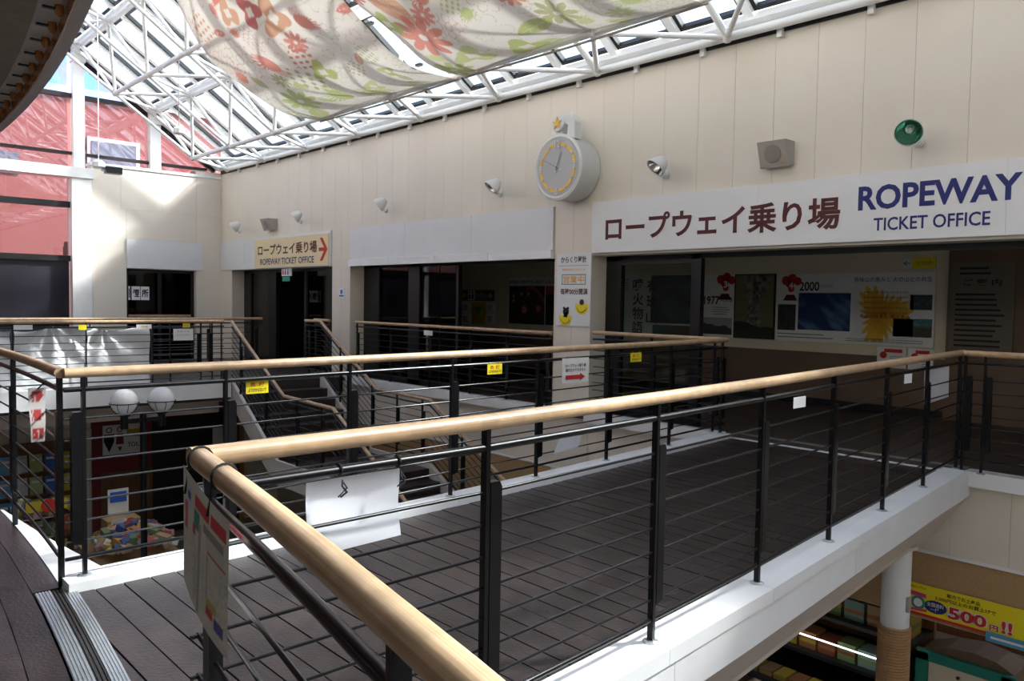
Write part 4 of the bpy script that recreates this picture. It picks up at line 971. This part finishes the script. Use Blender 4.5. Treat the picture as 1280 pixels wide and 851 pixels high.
t = board('history_board', 'pale board with large vertical kanji and blue eruption picture behind the glass door', -9.72, -7.93, 0.90, 2.02)
pic(t, -9.0, -7.95, 1.15, 2.0, lambda u, v: mixc((0.02,0.04,0.09), (0.10,0.15,0.22), np.clip(fbm(u,v,5,1)*2.2-0.6,0,1))*(1-0.5*((v < 0.1)))[:,None], 70)
pic(t, -8.95, -8.1, 0.92, 1.12, lambda u, v: mixc((0.05,0.13,0.16), (0.12,0.05,0.03), np.clip(u*1.6-0.5+0.3*vn(u,v,8,1),0,1)), 30)
for k, b in enumerate('噴火物語'): tx(t, b, -9.42, -9.17, 1.72-0.26*k, 1.95-0.26*k, 'black_print', 0.015)
for k, b in enumerate('有珠山'): tx(t, b, -9.10, -8.86, 1.70-0.28*k, 1.93-0.28*k, 'black_print', 0.01)
lines(t, -9.68, -9.50, 1.70, 1.95, 5)
t = board('history_board', 'pale board headed 1977 with a small dark landscape photo', -7.90, -7.30, 0.955, 2.0)
pic(t, -7.88, -7.32, 1.0, 1.28, lambda u, v: mixc((0.30,0.31,0.33), (0.03,0.03,0.03), ((v < 0.35+0.4*vn(u,v*0,4,1)).astype(float))), 40)
volcano_mark(t, -7.47, 1.82, '3'); tx(t, '1977', -7.87, -7.57, 1.50, 1.64, 'black_print', 0.02); tx(t, '~1978', -7.55, -7.33, 1.54, 1.62, 'black_print', 0.01); lines(t, -7.7, -7.33, 1.32, 1.47, 4)
t = board('eruption_photo', 'tall photo of a rising grey eruption plume', -7.29, -6.56, 0.955, 2.0, 'dark_frame')
def plume(u, v):
    w = 0.13+0.20*v+0.06*np.sin(v*9); d = np.abs(u-(0.55-0.06*np.sin(v*4)))
    m = np.clip((w-d)/0.05+(fbm(u,v,9,2)-0.5)*3, 0, 1); c = mixc((0.13,0.12,0.055), (0.20,0.19,0.10), v)
    sm = mixc((0.03,0.03,0.025), (0.30,0.28,0.22), np.clip(fbm(u,v*1.4,14,1)*2-0.5, 0, 1)); c = c*(1-m[:,None])+sm*m[:,None]
    return over(c, (0.01,0.012,0.008), (v < 0.10+0.08*vn(u, v*0, 6, 3)+0.10*(1-u)).astype(float))
pic(t, -7.27, -6.58, 0.97, 1.985, plume, 70)
t = board('history_board', 'wide white board headed 2000 with blue cloud photo and orange flower', -6.54, -4.18, 0.955, 1.995)
volcano_mark(t, -6.30, 1.80, '4', 0.26); tx(t, '2000', -6.15, -5.83, 1.73, 1.87, 'black_print', 0.02); tx(t, '年有珠山噴火', -5.81, -5.60, 1.78, 1.83, 'grey_print', 0)
pic(t, -6.16, -5.34, 1.135, 1.70, lambda u, v: mixc((0.005,0.03,0.12), (0.10,0.22,0.38), np.clip(fbm(u+v*0.3,v+u*0.8,4,2)*2.6-1.15,0,1)), 70)
pic(t, -6.50, -6.20, 1.12, 1.52, lambda u, v: np.tile(np.array([[0.02,0.02,0.02]]), (len(u),1))*(0.5+2*vn(u,v*0.2,18,2))[:,None], 24)
def sunflower(u, v):
    A = np.arctan2(v-0.42, (u-0.5)*1.05); R = np.hypot(v-0.42, (u-0.5)*1.05)
    rr = 0.32+0.14*np.abs(np.sin(A*11))+0.10*np.sin(A*3+1); m = np.clip((rr-R)/0.04, 0, 1)
    c = np.tile(np.array([[0.74,0.745,0.75]]), (len(u),1)); col = mixc((0.50,0.20,0.01), (0.75,0.48,0.03), np.clip(R*2.2+0.3*vn(u,v,20,1)-0.2,0,1))
    return c*(1-m[:,None])+col*m[:,None]
pic(t, -5.32, -4.45, 1.00, 1.93, sunflower, 80)
pic(t, -4.50, -4.21, 1.47, 1.68, lambda u, v: mixc((0.015,0.03,0.045), (0.06,0.09,0.12), np.clip(fbm(u,v,5,3)*2-0.6,0,1)), 24)
pic(t, -4.72, -4.20, 1.09, 1.345, lambda u, v: mixc((0.05,0.055,0.03), (0.05,0.16,0.17), np.clip((v-0.5)*6,0,1))*(0.6+0.8*vn(u,v,22,1))[:,None], 40)
for k, (a, b) in enumerate(((1.86,1.93),)): t2 = text('有珠山の恵みと 火の山との共生', (-5.30, PY-0.003, a), 1.08, b-a, XA, ZA, 'black_print', t, 0.005)
for k in range(5): text('有珠山噴火の記憶と共に生きる町', (-5.15, PY-0.003, 1.70-0.075*k), 0.62, 0.03, XA, ZA, 'maroon', t, 0.0)
text('有珠山はまた 噴火する', (-5.2, PY-0.003, 1.34), 0.70, 0.06, XA, ZA, 'maroon', t, 0.005)
lines(t, -6.50, -5.5, 0.99, 1.09, 2); lines(t, -5.4, -4.25, 0.985, 1.05, 2)
t = board('locker_sign', 'yellow sign with arrow for coin lockers on the interior wall', -4.50, -4.19, 2.05, 2.19, 'yellow', cat='sign')
tx(t, 'コインロッカー', -4.44, -4.21, 2.09, 2.15, 'black_print', 0.01)
t2 = thing('locker_arrow', 'pale arrow tab beside the yellow coin-locker sign', 'sign', (-4.56, PY, 2.05)); part('board', MB().box(-4.62,-4.505,PY,PY+0.03,2.05,2.19), 'sign_white', t2); text('←', (-4.61, PY, 2.09), 0.09, 0.06, XA, ZA, 'black_print', t2, 0.02)
for x0, x1, lab in ((-4.93,-4.53,'low white poster with red heading below the 2000 board, left one'),(-4.50,-4.17,'low white poster with red mark below the 2000 board, right one')):
    t = board('notice_poster', lab, x0, x1, 0.64, 0.94, group='low posters below the 2000 board')
    part('heading', MB().box(x0+0.1, x1-0.05, PY-0.003, PY-0.001, 0.86, 0.91), 'red_print', t); lines(t, x0+0.18, x1-0.04, 0.68, 0.82, 5)
    part('mark', MB().lathe((x0+0.09, PY-0.001, 0.82), (0,-1,0), [(0.05,0),(0.05,0.002)], 12), 'red_print', t)
# fare boards on the dark counter wall
CY = 11.57
for x0, x1, lab in ((-3.95,-3.20,'dim notice panel with heading, left of two beside the posters'),(-3.05,-2.2,'dim notice panel at the right edge beside the posters')):
    t = thing('fare_board', lab, 'sign', ((x0+x1)/2, CY, 0.9), 'dim fare boards'); part('board', MB().box(x0, x1, CY, CY+0.03, 0.9, 2.1), flat((0.16,0.135,0.11)), t)
    text('ご 案 内', (x0+0.15, CY, 1.80), x1-x0-0.3, 0.09, XA, ZA, 'black_print', t, 0.02)
    lines(t, x0+0.06, x1-0.08, 0.98, 1.72, 11, 'black_print', CY, 0.4); lines(t, x0+0.1, x1-0.2, 1.93, 2.06, 2, 'black_print', CY, 0.4)
# signs and poster in the middle opening
t = board('direction_sign', 'black and white direction sign with arrows inside the middle opening', -14.44, -13.32, 1.49, 1.735, 'brown_wall', cat='sign')
for x0, x1, b in ((-14.42,-14.24,'←'),(-13.55,-13.36,'→')): tx(t, b, x0+0.02, x1, 1.55, 1.67, 'sign_white', 0.03)
tx(t, 'ロープウェイ', -13.90, -13.56, 1.55, 1.68, 'sign_white', 0.01); part('panel', MB().box(-14.2,-13.95,PY-0.004,PY-0.001,1.50,1.725), 'sign_white', t)
for x, m in ((-14.14,'red_print'),(-14.03,'blue_print')): part('figure', MB().lathe((x,PY-0.004,1.68), (0,-1,0), [(0.03,0),(0.03,0.002)], 10).box(x-0.03,x+0.03,PY-0.006,PY-0.004,1.53,1.64), m, t)
for x0, x1, z0, z1, lab, m in ((-14.42,-14.12,1.22,1.46,'white leaflet upper left below the direction sign','sign_white'),(-14.42,-14.12,0.95,1.20,'white leaflet lower left below the direction sign','sign_white'),(-14.06,-13.60,0.97,1.46,'yellow leaflet with green centre below the direction sign','yellow_dim'),(-13.55,-13.30,1.24,1.46,'white leaflet with pink print upper right below the direction sign','sign_white'),(-13.55,-13.30,0.97,1.22,'white leaflet with stripes lower right below the direction sign','sign_white')):
    t = board('leaflet', lab, x0, x1, z0, z1, m, group='leaflets in the middle opening')
    if m == 'yellow_dim': part('print', MB().prism([(x0+.12,PY-.002,z1-.1),(x1-.12,PY-.002,z1-.1),((x0+x1)/2,PY-.002,z0+.2)], (0,.001,0)), 'green_print', t)
    else: lines(t, x0+0.04, x1-0.04, z0+0.05, z1-0.06, 4, 'pink_print' if 'pink' in lab else 'maroon')
t = board('event_poster', 'dark wall poster with round red figures inside the middle opening', -12.84, -11.42, 1.0, 2.0)
def evp(u, v):
    c = mixc((0.02,0.035,0.02), (0.10,0.03,0.015), np.clip(u*0.8+v-0.6+0.3*vn(u,v,6,1),0,1))
    for x, y, r, k in ((0.13,0.74,0.06,0),(0.36,0.80,0.06,0),(0.13,0.62,0.05,0),(0.44,0.38,0.14,1),(0.83,0.42,0.11,1),(0.55,0.80,0.05,0)):
        R = np.hypot((u-x)*1.35, v-y); c = over(c, (0.40,0.05,0.04) if k else (0.35,0.25,0.2), (R < r)*0.8); c = over(c, (0.6,0.5,0.45), (np.abs(R-r*0.4) < r*0.18)*0.8)
    return over(c, (0.45,0.20,0.03), (np.abs(v-0.95+0.9*(u-0.62)**2*3) < 0.05)*(u > 0.5)*0.7)
pic(t, -12.80, -11.72, 1.02, 1.82, evp, 70); tx(t, '20世紀に4回の噴火~生きている山', -12.82, -11.45, 1.87, 1.95, 'maroon', 0.01)
pic(t, -11.69, -11.44, 1.02, 1.82, lambda u, v: mixc((0.03,0.03,0.03), (0.35,0.10,0.10), (v > 0.78)*1.0), 16)

# ---- pendants hanging from the frame over the landing
def pendant(x, y, ztop, z, lab, kind):
    t = thing('pendant_fixture', lab, 'fixture', (x, y, z), None)
    part('rod', MB().tube([(x,y,ztop),(x,y,z+0.1)], 0.010, 6), 'white_steel' if kind else 'speaker_grey', t)
    part('body', MB().lathe((x,y,z), (0,0,1), [(0.09,0),(0.11,0.02),(0.11,0.10),(0.06,0.14)], 10), 'white_steel', t)
    if kind: part('camera_head', MB().box(x-0.05,x+0.12,y+0.10,y+0.36,z-0.08,z+0.04), 'dark_frame', t); part('bracket', MB().box(x-0.03,x+0.03,y+0.04,y+0.14,z-0.04,z+0.02), 'white_steel', t)
pendant(-15.5, 4.26, 6.6, 3.72, 'white rod with dark camera box hanging beside the white end column', 1)
pendant(-15.5, 5.66, 6.05, 4.52, 'thin cable with small cream box hanging below the skylight corner', 0)

# ---- globe lamps
t = thing('globe_lamp', 'black post with two white globe lamps below the landing', 'lamp post', (-11.5, 3.70, LOW))
part('post', MB().tube([(-11.5,3.70,LOW),(-11.5,3.70,-0.12)], 0.045, 10), 'black_metal', t, True)
part('base', MB().lathe((-11.5,3.70,LOW), (0,0,1), [(0.16,0),(0.16,0.04),(0.07,0.12)], 16), 'black_metal', t, True)
part('cross_arm', MB().box(-11.53,-11.47,3.44,3.96,-0.245,-0.185), 'black_metal', t)
for y in (3.455, 3.945):
    h = part('holder', MB().lathe((-11.5,y,-0.32), (0,0,1), [(0.05,0),(0.05,0.16),(0.10,0.20),(0.06,0.21)], 14), 'black_metal', t, True)
    g_ = part('globe', MB().sphere((-11.5,y,0.05), 0.175, 24, 16), 'globe', t, 'all')
    ring = MB().tube([(-11.5+0.185*cos(a), y+0.185*sin(a), 0.03) for a in np.linspace(0, 2*pi, 28)], 0.007, 5)
    for k in range(8):
        a = 2*pi*k/8; ring.tube([(-11.5+0.183*cos(q)*cos(a), y+0.183*cos(q)*sin(a), 0.05+0.183*sin(q)) for q in np.linspace(-0.08, -1.1, 7)], 0.005, 4)
    part('cage', ring, 'black_metal', g_)

# ---- toilet sign board and red shop front below the landing
t = thing('toilet_sign', 'dark red board with black and red figures, yellow arrow and TOILET lettering', 'sign', (-16.15, 4.8, -1.75))
part('board', MB().box(-16.19, -16.13, 4.28, 5.35, -1.85, -0.88), 'red_board', t)
part('panel', MB().box(-16.13, -16.115, 4.46, 5.22, -1.52, -0.96), 'sign_white', t)
XS = -16.115
def fig(y, m, skirt):
    part('figure', MB().lathe((XS,y,-1.05), (1,0,0), [(0.055,0),(0.055,0.003)], 14).lathe((XS,y,-1.05), (1,0,0), [(0.0552,0),(0.0552,0.001)], 14), m, t); part('figure', MB().lathe((XS,y,-1.05), (1,0,0), [(0.038,0),(0.038,0.0045)], 14), 'sign_white', t)
    if skirt: part('figure', MB().prism([(XS,y-0.07,-1.33),(XS,y+0.07,-1.33),(XS,y+0.06,-1.13),(XS,y-0.06,-1.13)], (0.003,0,0)).prism([(XS,y-0.04,-1.38),(XS,y+0.04,-1.38),(XS,y,-1.47)], (0.003,0,0)), m, t)
    else: part('figure', MB().prism([(XS,y-0.09,-1.13),(XS,y+0.09,-1.13),(XS,y+0.09,-1.27),(XS,y,-1.47),(XS,y-0.09,-1.27)], (0.003,0,0)), m, t)
fig(4.57, 'black_print', False); fig(4.76, 'red_board', True)
text('TOILET', (XS, 4.90, -1.40), 0.32, 0.085, YA, ZA, 'black_print', t, 0.01)
part('arrow', MB().prism([(XS,4.88,-1.20),(XS,5.10,-1.20),(XS,5.10,-1.23),(XS,5.20,-1.13),(XS,5.10,-1.03),(XS,5.10,-1.06),(XS,4.88,-1.06)], (0.003,0,0)), 'yellow_dim', t)
t = thing('shop_front', 'dark shop doorway with red frame next to the toilet sign', 'shop front', (-16.1, 6.0, LOW))
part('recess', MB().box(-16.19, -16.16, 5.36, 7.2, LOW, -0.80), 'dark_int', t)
part('head_board', MB().box(-16.19, -16.05, 4.3, 7.4, -0.86, -0.66), 'red_board', t)
part('edge_light', MB().box(-16.19, -16.05, 4.3, 7.4, -0.655, -0.60), 'soffit_beige', t)
part('jamb', MB().box(-16.19, -16.10, 4.28, 4.42, LOW, -1.86), 'red_board', t); part('jamb', MB().box(-16.19, -16.10, 7.1, 7.2, LOW, -0.87), 'cardboard', t)
part('door', MB().box(-16.19, -16.13, 4.42, 5.36, LOW, -1.86), 'wood_brown', t)
part('yellow_plate', MB().box(-16.05, -16.03, 6.95, 7.2, -0.95, -0.62), 'yellow', t)
part('poster', MB().box(-16.16, -16.13, 6.55, 6.95, -1.9, -1.2), 'sign_white', t)

# ---- brochure rack, gondolas and snack baskets on the lower floor at left
def packs(base_label, name, n, x0, x1, y0, y1, z, size, cols, cat, group, jit=0.5, h=None):
    for k in range(n):
        x, y = random.uniform(x0, x1), random.uniform(y0, y1); w, d = size[0]*random.uniform(.7,1.3), size[1]*random.uniform(.7,1.3); hh = size[2]*random.uniform(.7,1.4)
        c = cols[k % len(cols)]; zz = z(x, y) if callable(z) else z
        o = part(name, MB().prism([(-w/2,-d/2,0),(w/2,-d/2,0),(w/2*0.9,d/2,0),(-w/2*0.9,d/2,0)], (0.01*random.random(),0.01*random.random(),hh)), flat(c[1]))
        o.location = (x, y, zz); o.rotation_euler = (random.uniform(-jit,jit), random.uniform(-jit,jit), random.uniform(0, 3))
        tag(o, base_label % c[0], cat, group)
cols = [('red',(0.36,0.07,0.05)),('yellow',(0.50,0.38,0.10)),('blue',(0.08,0.13,0.28)),('orange',(0.48,0.20,0.05)),('white',(0.60,0.58,0.54)),('green',(0.16,0.24,0.10)),('tan',(0.42,0.29,0.17)),('pink',(0.48,0.27,0.26))]
t = thing('snack_table', 'low display table heaped with snack packets below the landing', 'display table', (-12.6, 3.85, LOW))
part('table_body', MB().box(-13.2, -11.9, 3.35, 4.35, LOW, -2.37), 'wood_brown', t)
part('table_rim', MB().box(-13.24, -11.85, 3.30, 4.40, -2.37, -2.31), 'cardboard', t)
packs('%s snack packet heaped on the low display table', 'snack_packet', 90, -12.78, -11.95, 3.4, 4.3, lambda x, y: -2.30+max(0, 0.30*(1-((x+12.5)/0.75)**2))*max(0, 1-((y-3.85)/0.6)**2)+random.uniform(0, 0.07), (0.12, 0.16, 0.07), cols, 'snack packet', 'snack packets on the low table')
t = thing('display_carton', 'open cardboard display carton standing among the snack packets', 'carton', (-13.0, 3.85, -2.31))
part('carton', MB().box(-13.2, -12.86, 3.62, 4.1, -2.31, -1.93), 'cardboard', t); part('header_card', MB().box(-13.22, -13.2, 3.72, 4.02, -1.93, -1.52), 'paper_thick', t); part('header_strip', MB().box(-13.2, -13.19, 3.75, 3.99, -1.72, -1.56), 'blue_print', t)
t = thing('goods_rack', 'wire goods rack with red oval header beside the snack table', 'rack', (-13.6, 2.9, LOW))
for x, y in ((-14.0,2.55),(-14.0,3.25),(-13.4,2.55),(-13.4,3.25)): part('upright', MB().tube([(x,y,LOW),(x,y,-1.75)], 0.012, 6), 'chrome', t)
for z in (-2.9,-2.5,-2.15,-1.85): part('shelf', MB().box(-14.02,-13.38,2.53,3.27,z,z+0.015), 'chrome', t)
part('header', MB().lathe((-13.37,2.95,-1.66), (1,0,0), [(0.10,0),(0.10,0.02)], 20), 'red_print', t); part('header_plate', MB().box(-13.39,-13.375,2.65,3.2,-1.74,-1.58), 'yellow_dim', t)
packs('small %s goods packet on the wire rack', 'goods_packet', 26, -13.93, -13.47, 2.6, 3.2, lambda x, y: random.choice((-2.48,-2.13,-1.83)), (0.12,0.14,0.16), cols, 'goods packet', 'packets on the wire rack', 0.1)
t = thing('brochure_rack', 'wooden brochure rack against the lower wall at the far left', 'rack', (-16.0, 3.0, LOW))
part('back', MB().box(-16.15, -16.08, 2.0, 3.95, LOW, -1.15), 'wood_brown', t)
for z in (-2.85,-2.45,-2.05,-1.65): part('shelf', MB().box(-16.08, -15.88, 2.0, 3.95, z-0.03, z), 'wood_brown', t)
bc = [('blue',(0.04,0.15,0.50)),('pale green',(0.45,0.52,0.20)),('white',(0.60,0.62,0.62)),('sky blue',(0.15,0.40,0.65)),('purple',(0.15,0.08,0.25)),('yellow',(0.65,0.50,0.05))]
rows_ = {-1.65:'top', -2.05:'second', -2.45:'third', -2.85:'bottom'}
for z in (-1.65,-2.05,-2.45,-2.85):
    for k in range(8):
        y = 2.06+0.235*k; c = bc[(k*5+int(-z*10)*3) % 6]
        o = part('brochure', MB().obox((-15.98,y,z), (0.0,0.20,0), (-0.06,0,0.30), (0.02,0,0.004)), flat(c[1])); tag(o, '%s brochure, %s from the left on the %s shelf of the rack' % (c[0], ('first','second','third','fourth','fifth','sixth','seventh','eighth')[k], rows_[z]), 'brochure', 'brochures in the rack')
        part('title_band', MB().obox((-15.985,y+0.02,z+0.2), (0,0.16,0), (-0.008,0,0.04), (0.028,0,0.006)), 'paper_thick', o)

# ---- right lower shop: banner, rope column, cabinet, goods shelf
t = thing('sale_banner', 'yellow banner with red 500 lettering under the walkway at right', 'banner', (-2.0, 7.96, -1.42))
part('sheet', MB().box(-3.05, -0.6, 7.965, 7.975, -1.42, -1.12), 'yellow', t); part('red_edge', MB().box(-3.05, -0.6, 7.962, 7.965, -1.42, -1.395), 'red_print', t)
b = lambda s, x0, x1, z0, z1, m, w=0.01, y=7.965: text(s, (x0, y, z0), x1-x0, z1-z0, XA, ZA, m, t, w)
b('館内でお土産品', -2.64, -2.36, -1.185, -1.145, 'black_print', 0.015); b('3,000円以上のお買上げで', -2.74, -2.23, -1.235, -1.195, 'black_print', 0.015)
b('有珠山ロープウェイ', -2.98, -2.82, -1.165, -1.142, 'black_print', 0.01)
part('oval', MB().prism([(-2.735+0.10*cos(a),7.963,-1.305+0.06*sin(a)) for a in np.linspace(0, 2*pi, 24)[:-1]], (0,0.002,0)), 'navy', t)
b('全国送料', -2.81, -2.66, -1.305, -1.265, 'sign_white', 0.01, 7.962); b('一律', -2.775, -2.70, -1.35, -1.312, 'sign_white', 0.01, 7.962)
b('500', -2.63, -2.29, -1.375, -1.255, 'sign_white', 0.09, 7.962); b('500', -2.62, -2.30, -1.37, -1.26, 'red_print', 0.03, 7.958)
b('円', -2.28, -2.20, -1.375, -1.315, 'sign_white', 0.09, 7.962); b('円', -2.275, -2.205, -1.372, -1.318, 'red_print', 0.03, 7.958); b('!!', -2.185, -2.09, -1.375, -1.255, 'sign_white', 0.09, 7.962); b('!!', -2.18, -2.095, -1.37, -1.26, 'red_print', 0.03, 7.958)
mb = MB()
for a, r in ((-2.93,0.05),(-2.86,0.045),(-2.90,0.055)): pass
part('emblem', MB().lathe((-2.89,7.964,-1.30), (0,-1,0), [(0.065,0),(0.065,0.002)], 18), 'teal', t); part('emblem', MB().lathe((-2.89,7.963,-1.30), (0,-1,0), [(0.04,0),(0.04,0.003)], 14), 'sign_white', t)
part('emblem', MB().prism([(-2.97,7.962,-1.235),(-2.82,7.962,-1.245),(-2.82,7.962,-1.205),(-2.97,7.962,-1.195)], (0,0.002,0)), 'pink_print', t); part('emblem', MB().prism([(-2.96,7.962,-1.385),(-2.81,7.962,-1.375),(-2.81,7.962,-1.35),(-2.96,7.962,-1.36)], (0,0.002,0)), 'pink_print', t)
t2 = thing('tag_banner', 'small blue tag hanging over the lower edge of the yellow banner', 'tag', (-2.15, 7.95, -1.46)); part('sheet', MB().box(-2.30,-1.95,7.945,7.95,-1.47,-1.385), flat((0.08,0.30,0.48)), t2); part('print', MB().box(-2.26,-2.0,7.943,7.945,-1.44,-1.42), 'sign_white', t2)
t = thing('rope_column', 'white round column wrapped in brown rope under the bridge', 'column', (-2.82, 7.25, LOW))
part('shaft', MB().lathe((-2.82,7.25,LOW), (0,0,1), [(0.118,0),(0.118,-LOW-0.55)], 32), 'white_paint', t, True)
prof = []
z = 0.0; H_ = -LOW-1.30; nco = 74
for k in range(nco):
    for q in range(5): prof.append((0.121+0.016*sin(pi*(q+0.5)/5), H_*(k+(q+0.5)/5)/nco))
part('rope_wrap', MB().lathe((-2.82,7.25,LOW), (0,0,1), prof, 28), 'rope', t, True)
part('collar', MB().lathe((-2.82,7.25,-0.60), (0,0,1), [(0.16,0),(0.16,0.03)], 24), 'soffit_beige', t)
part('wall_light', MB().box(-2.72,-2.69,7.20,7.26,-1.15,-1.02), 'speaker_grey', t)
t = thing('green_cabinet', 'teal framed cabinet with arched top beyond the rope column', 'cabinet', (-2.72, 8.7, LOW))
ap = [(-3.10,-2.03),(-2.85,-1.93),(-2.60,-1.90),(-2.40,-1.925),(-2.24,-2.0)]
part('body', MB().prism([(-3.10,8.66,LOW),(-2.24,8.66,LOW)]+[(a,8.66,c) for a, c in ap[::-1]], (0,0.40,0)), 'brown_wall', t)
part('frame', MB().box(-3.12,-3.00,8.60,8.66,LOW,-2.02).box(-2.34,-2.22,8.60,8.66,LOW,-2.02).box(-3.12,-2.22,8.60,8.66,-2.10,-2.0), 'teal', t)
dd = part('door', MB().box(-3.0,-2.34,8.62,8.65,LOW+0.1,-2.10), 'int_wall', t); part('handle', MB().lathe((-2.72,8.62,-2.18), (0,-1,0), [(0.016,0),(0.016,0.02)], 10), 'dark_frame', dd)
t = thing('goods_shelf', 'dark tiered shop shelf under the bridge with a bright tube light', 'shelf', (-3.9, 8.6, LOW))
part('back', MB().box(-5.1,-3.16,9.2,9.26,LOW,-1.45), 'wood_brown', t)
for y, z in ((8.85,-2.0),(8.5,-2.32),(8.15,-2.62)): part('shelf', MB().box(-5.1,-3.16,y-0.17,9.2,z-0.04,z), 'dark_int', t)
part('tube_light', MB().tube([(-4.45,8.31,-2.13),(-3.35,8.31,-2.13)], 0.008, 8), 'tube_light', t)
bx = [('orange',(0.30,0.12,0.04)),('red-brown',(0.22,0.06,0.03)),('green',(0.16,0.22,0.07)),('pale teal',(0.18,0.27,0.23)),('tan',(0.27,0.17,0.08)),('yellow',(0.38,0.28,0.03))]
kk = 0
for y, z, n, hs, tier in ((8.92,-2.0,6,0.24,'back'),(8.55,-2.32,7,0.16,'middle'),(8.18,-2.62,9,0.06,'front')):
    for k in range(n):
        x = -4.75+1.55*k/n; c = bx[(k+{0.24:0,0.16:4,0.06:5}[hs]) % 6] if hs > 0.1 else bx[(5, 4, 5, 0)[k % 4]]
        w = 1.55/n*0.86; h = hs*random.uniform(0.85, 1.3)
        o = part('gift_box', MB().box(x, x+w, y-0.12, y+0.12, z, z+h), flat(c[1])); tag(o, '%s gift box, %s from the left on the %s tier of the shop shelf' % (c[0], ('first','second','third','fourth','fifth','sixth','seventh','eighth','ninth')[k], tier), 'box', 'gift boxes on the shop shelf')
        part('wrapper_band', MB().box(x-0.001, x+w+0.001, y-0.122, y+0.122, z+h*0.35, z+h*0.55), flat(bx[(kk*7+3) % 6][1]), o); kk += 1
t = thing('price_card', 'small white price card in front of the shop shelf', 'card', (-4.1, 8.0, -2.75)); part('sheet', MB().box(-4.30,-3.95,7.99,8.0,-2.78,-2.62), 'sign_white', t); lines(t, -4.27, -4.0, -2.75, -2.65, 2, 'maroon', 7.99)
t = thing('small_screen', 'small glowing blue screen at the bottom under the bridge', 'screen', (-4.2, 7.8, LOW)); part('panel', MB().box(-4.35,-4.05,7.80,7.83,-2.93,-2.79), 'screen', t); part('stand', MB().box(-4.24,-4.16,7.81,7.85,LOW,-2.93), 'dark_frame', t)
t = thing('framed_panel', 'brown framed panel on the shop wall above the shelf', 'panel', (-4.3, 9.9, -1.6))
part('frame', MB().box(-5.05,-4.35,9.28,9.33,-1.42,-0.85), 'wood_brown', t); part('inset', MB().box(-4.98,-4.42,9.27,9.285,-1.36,-0.91), 'brown_wall', t)
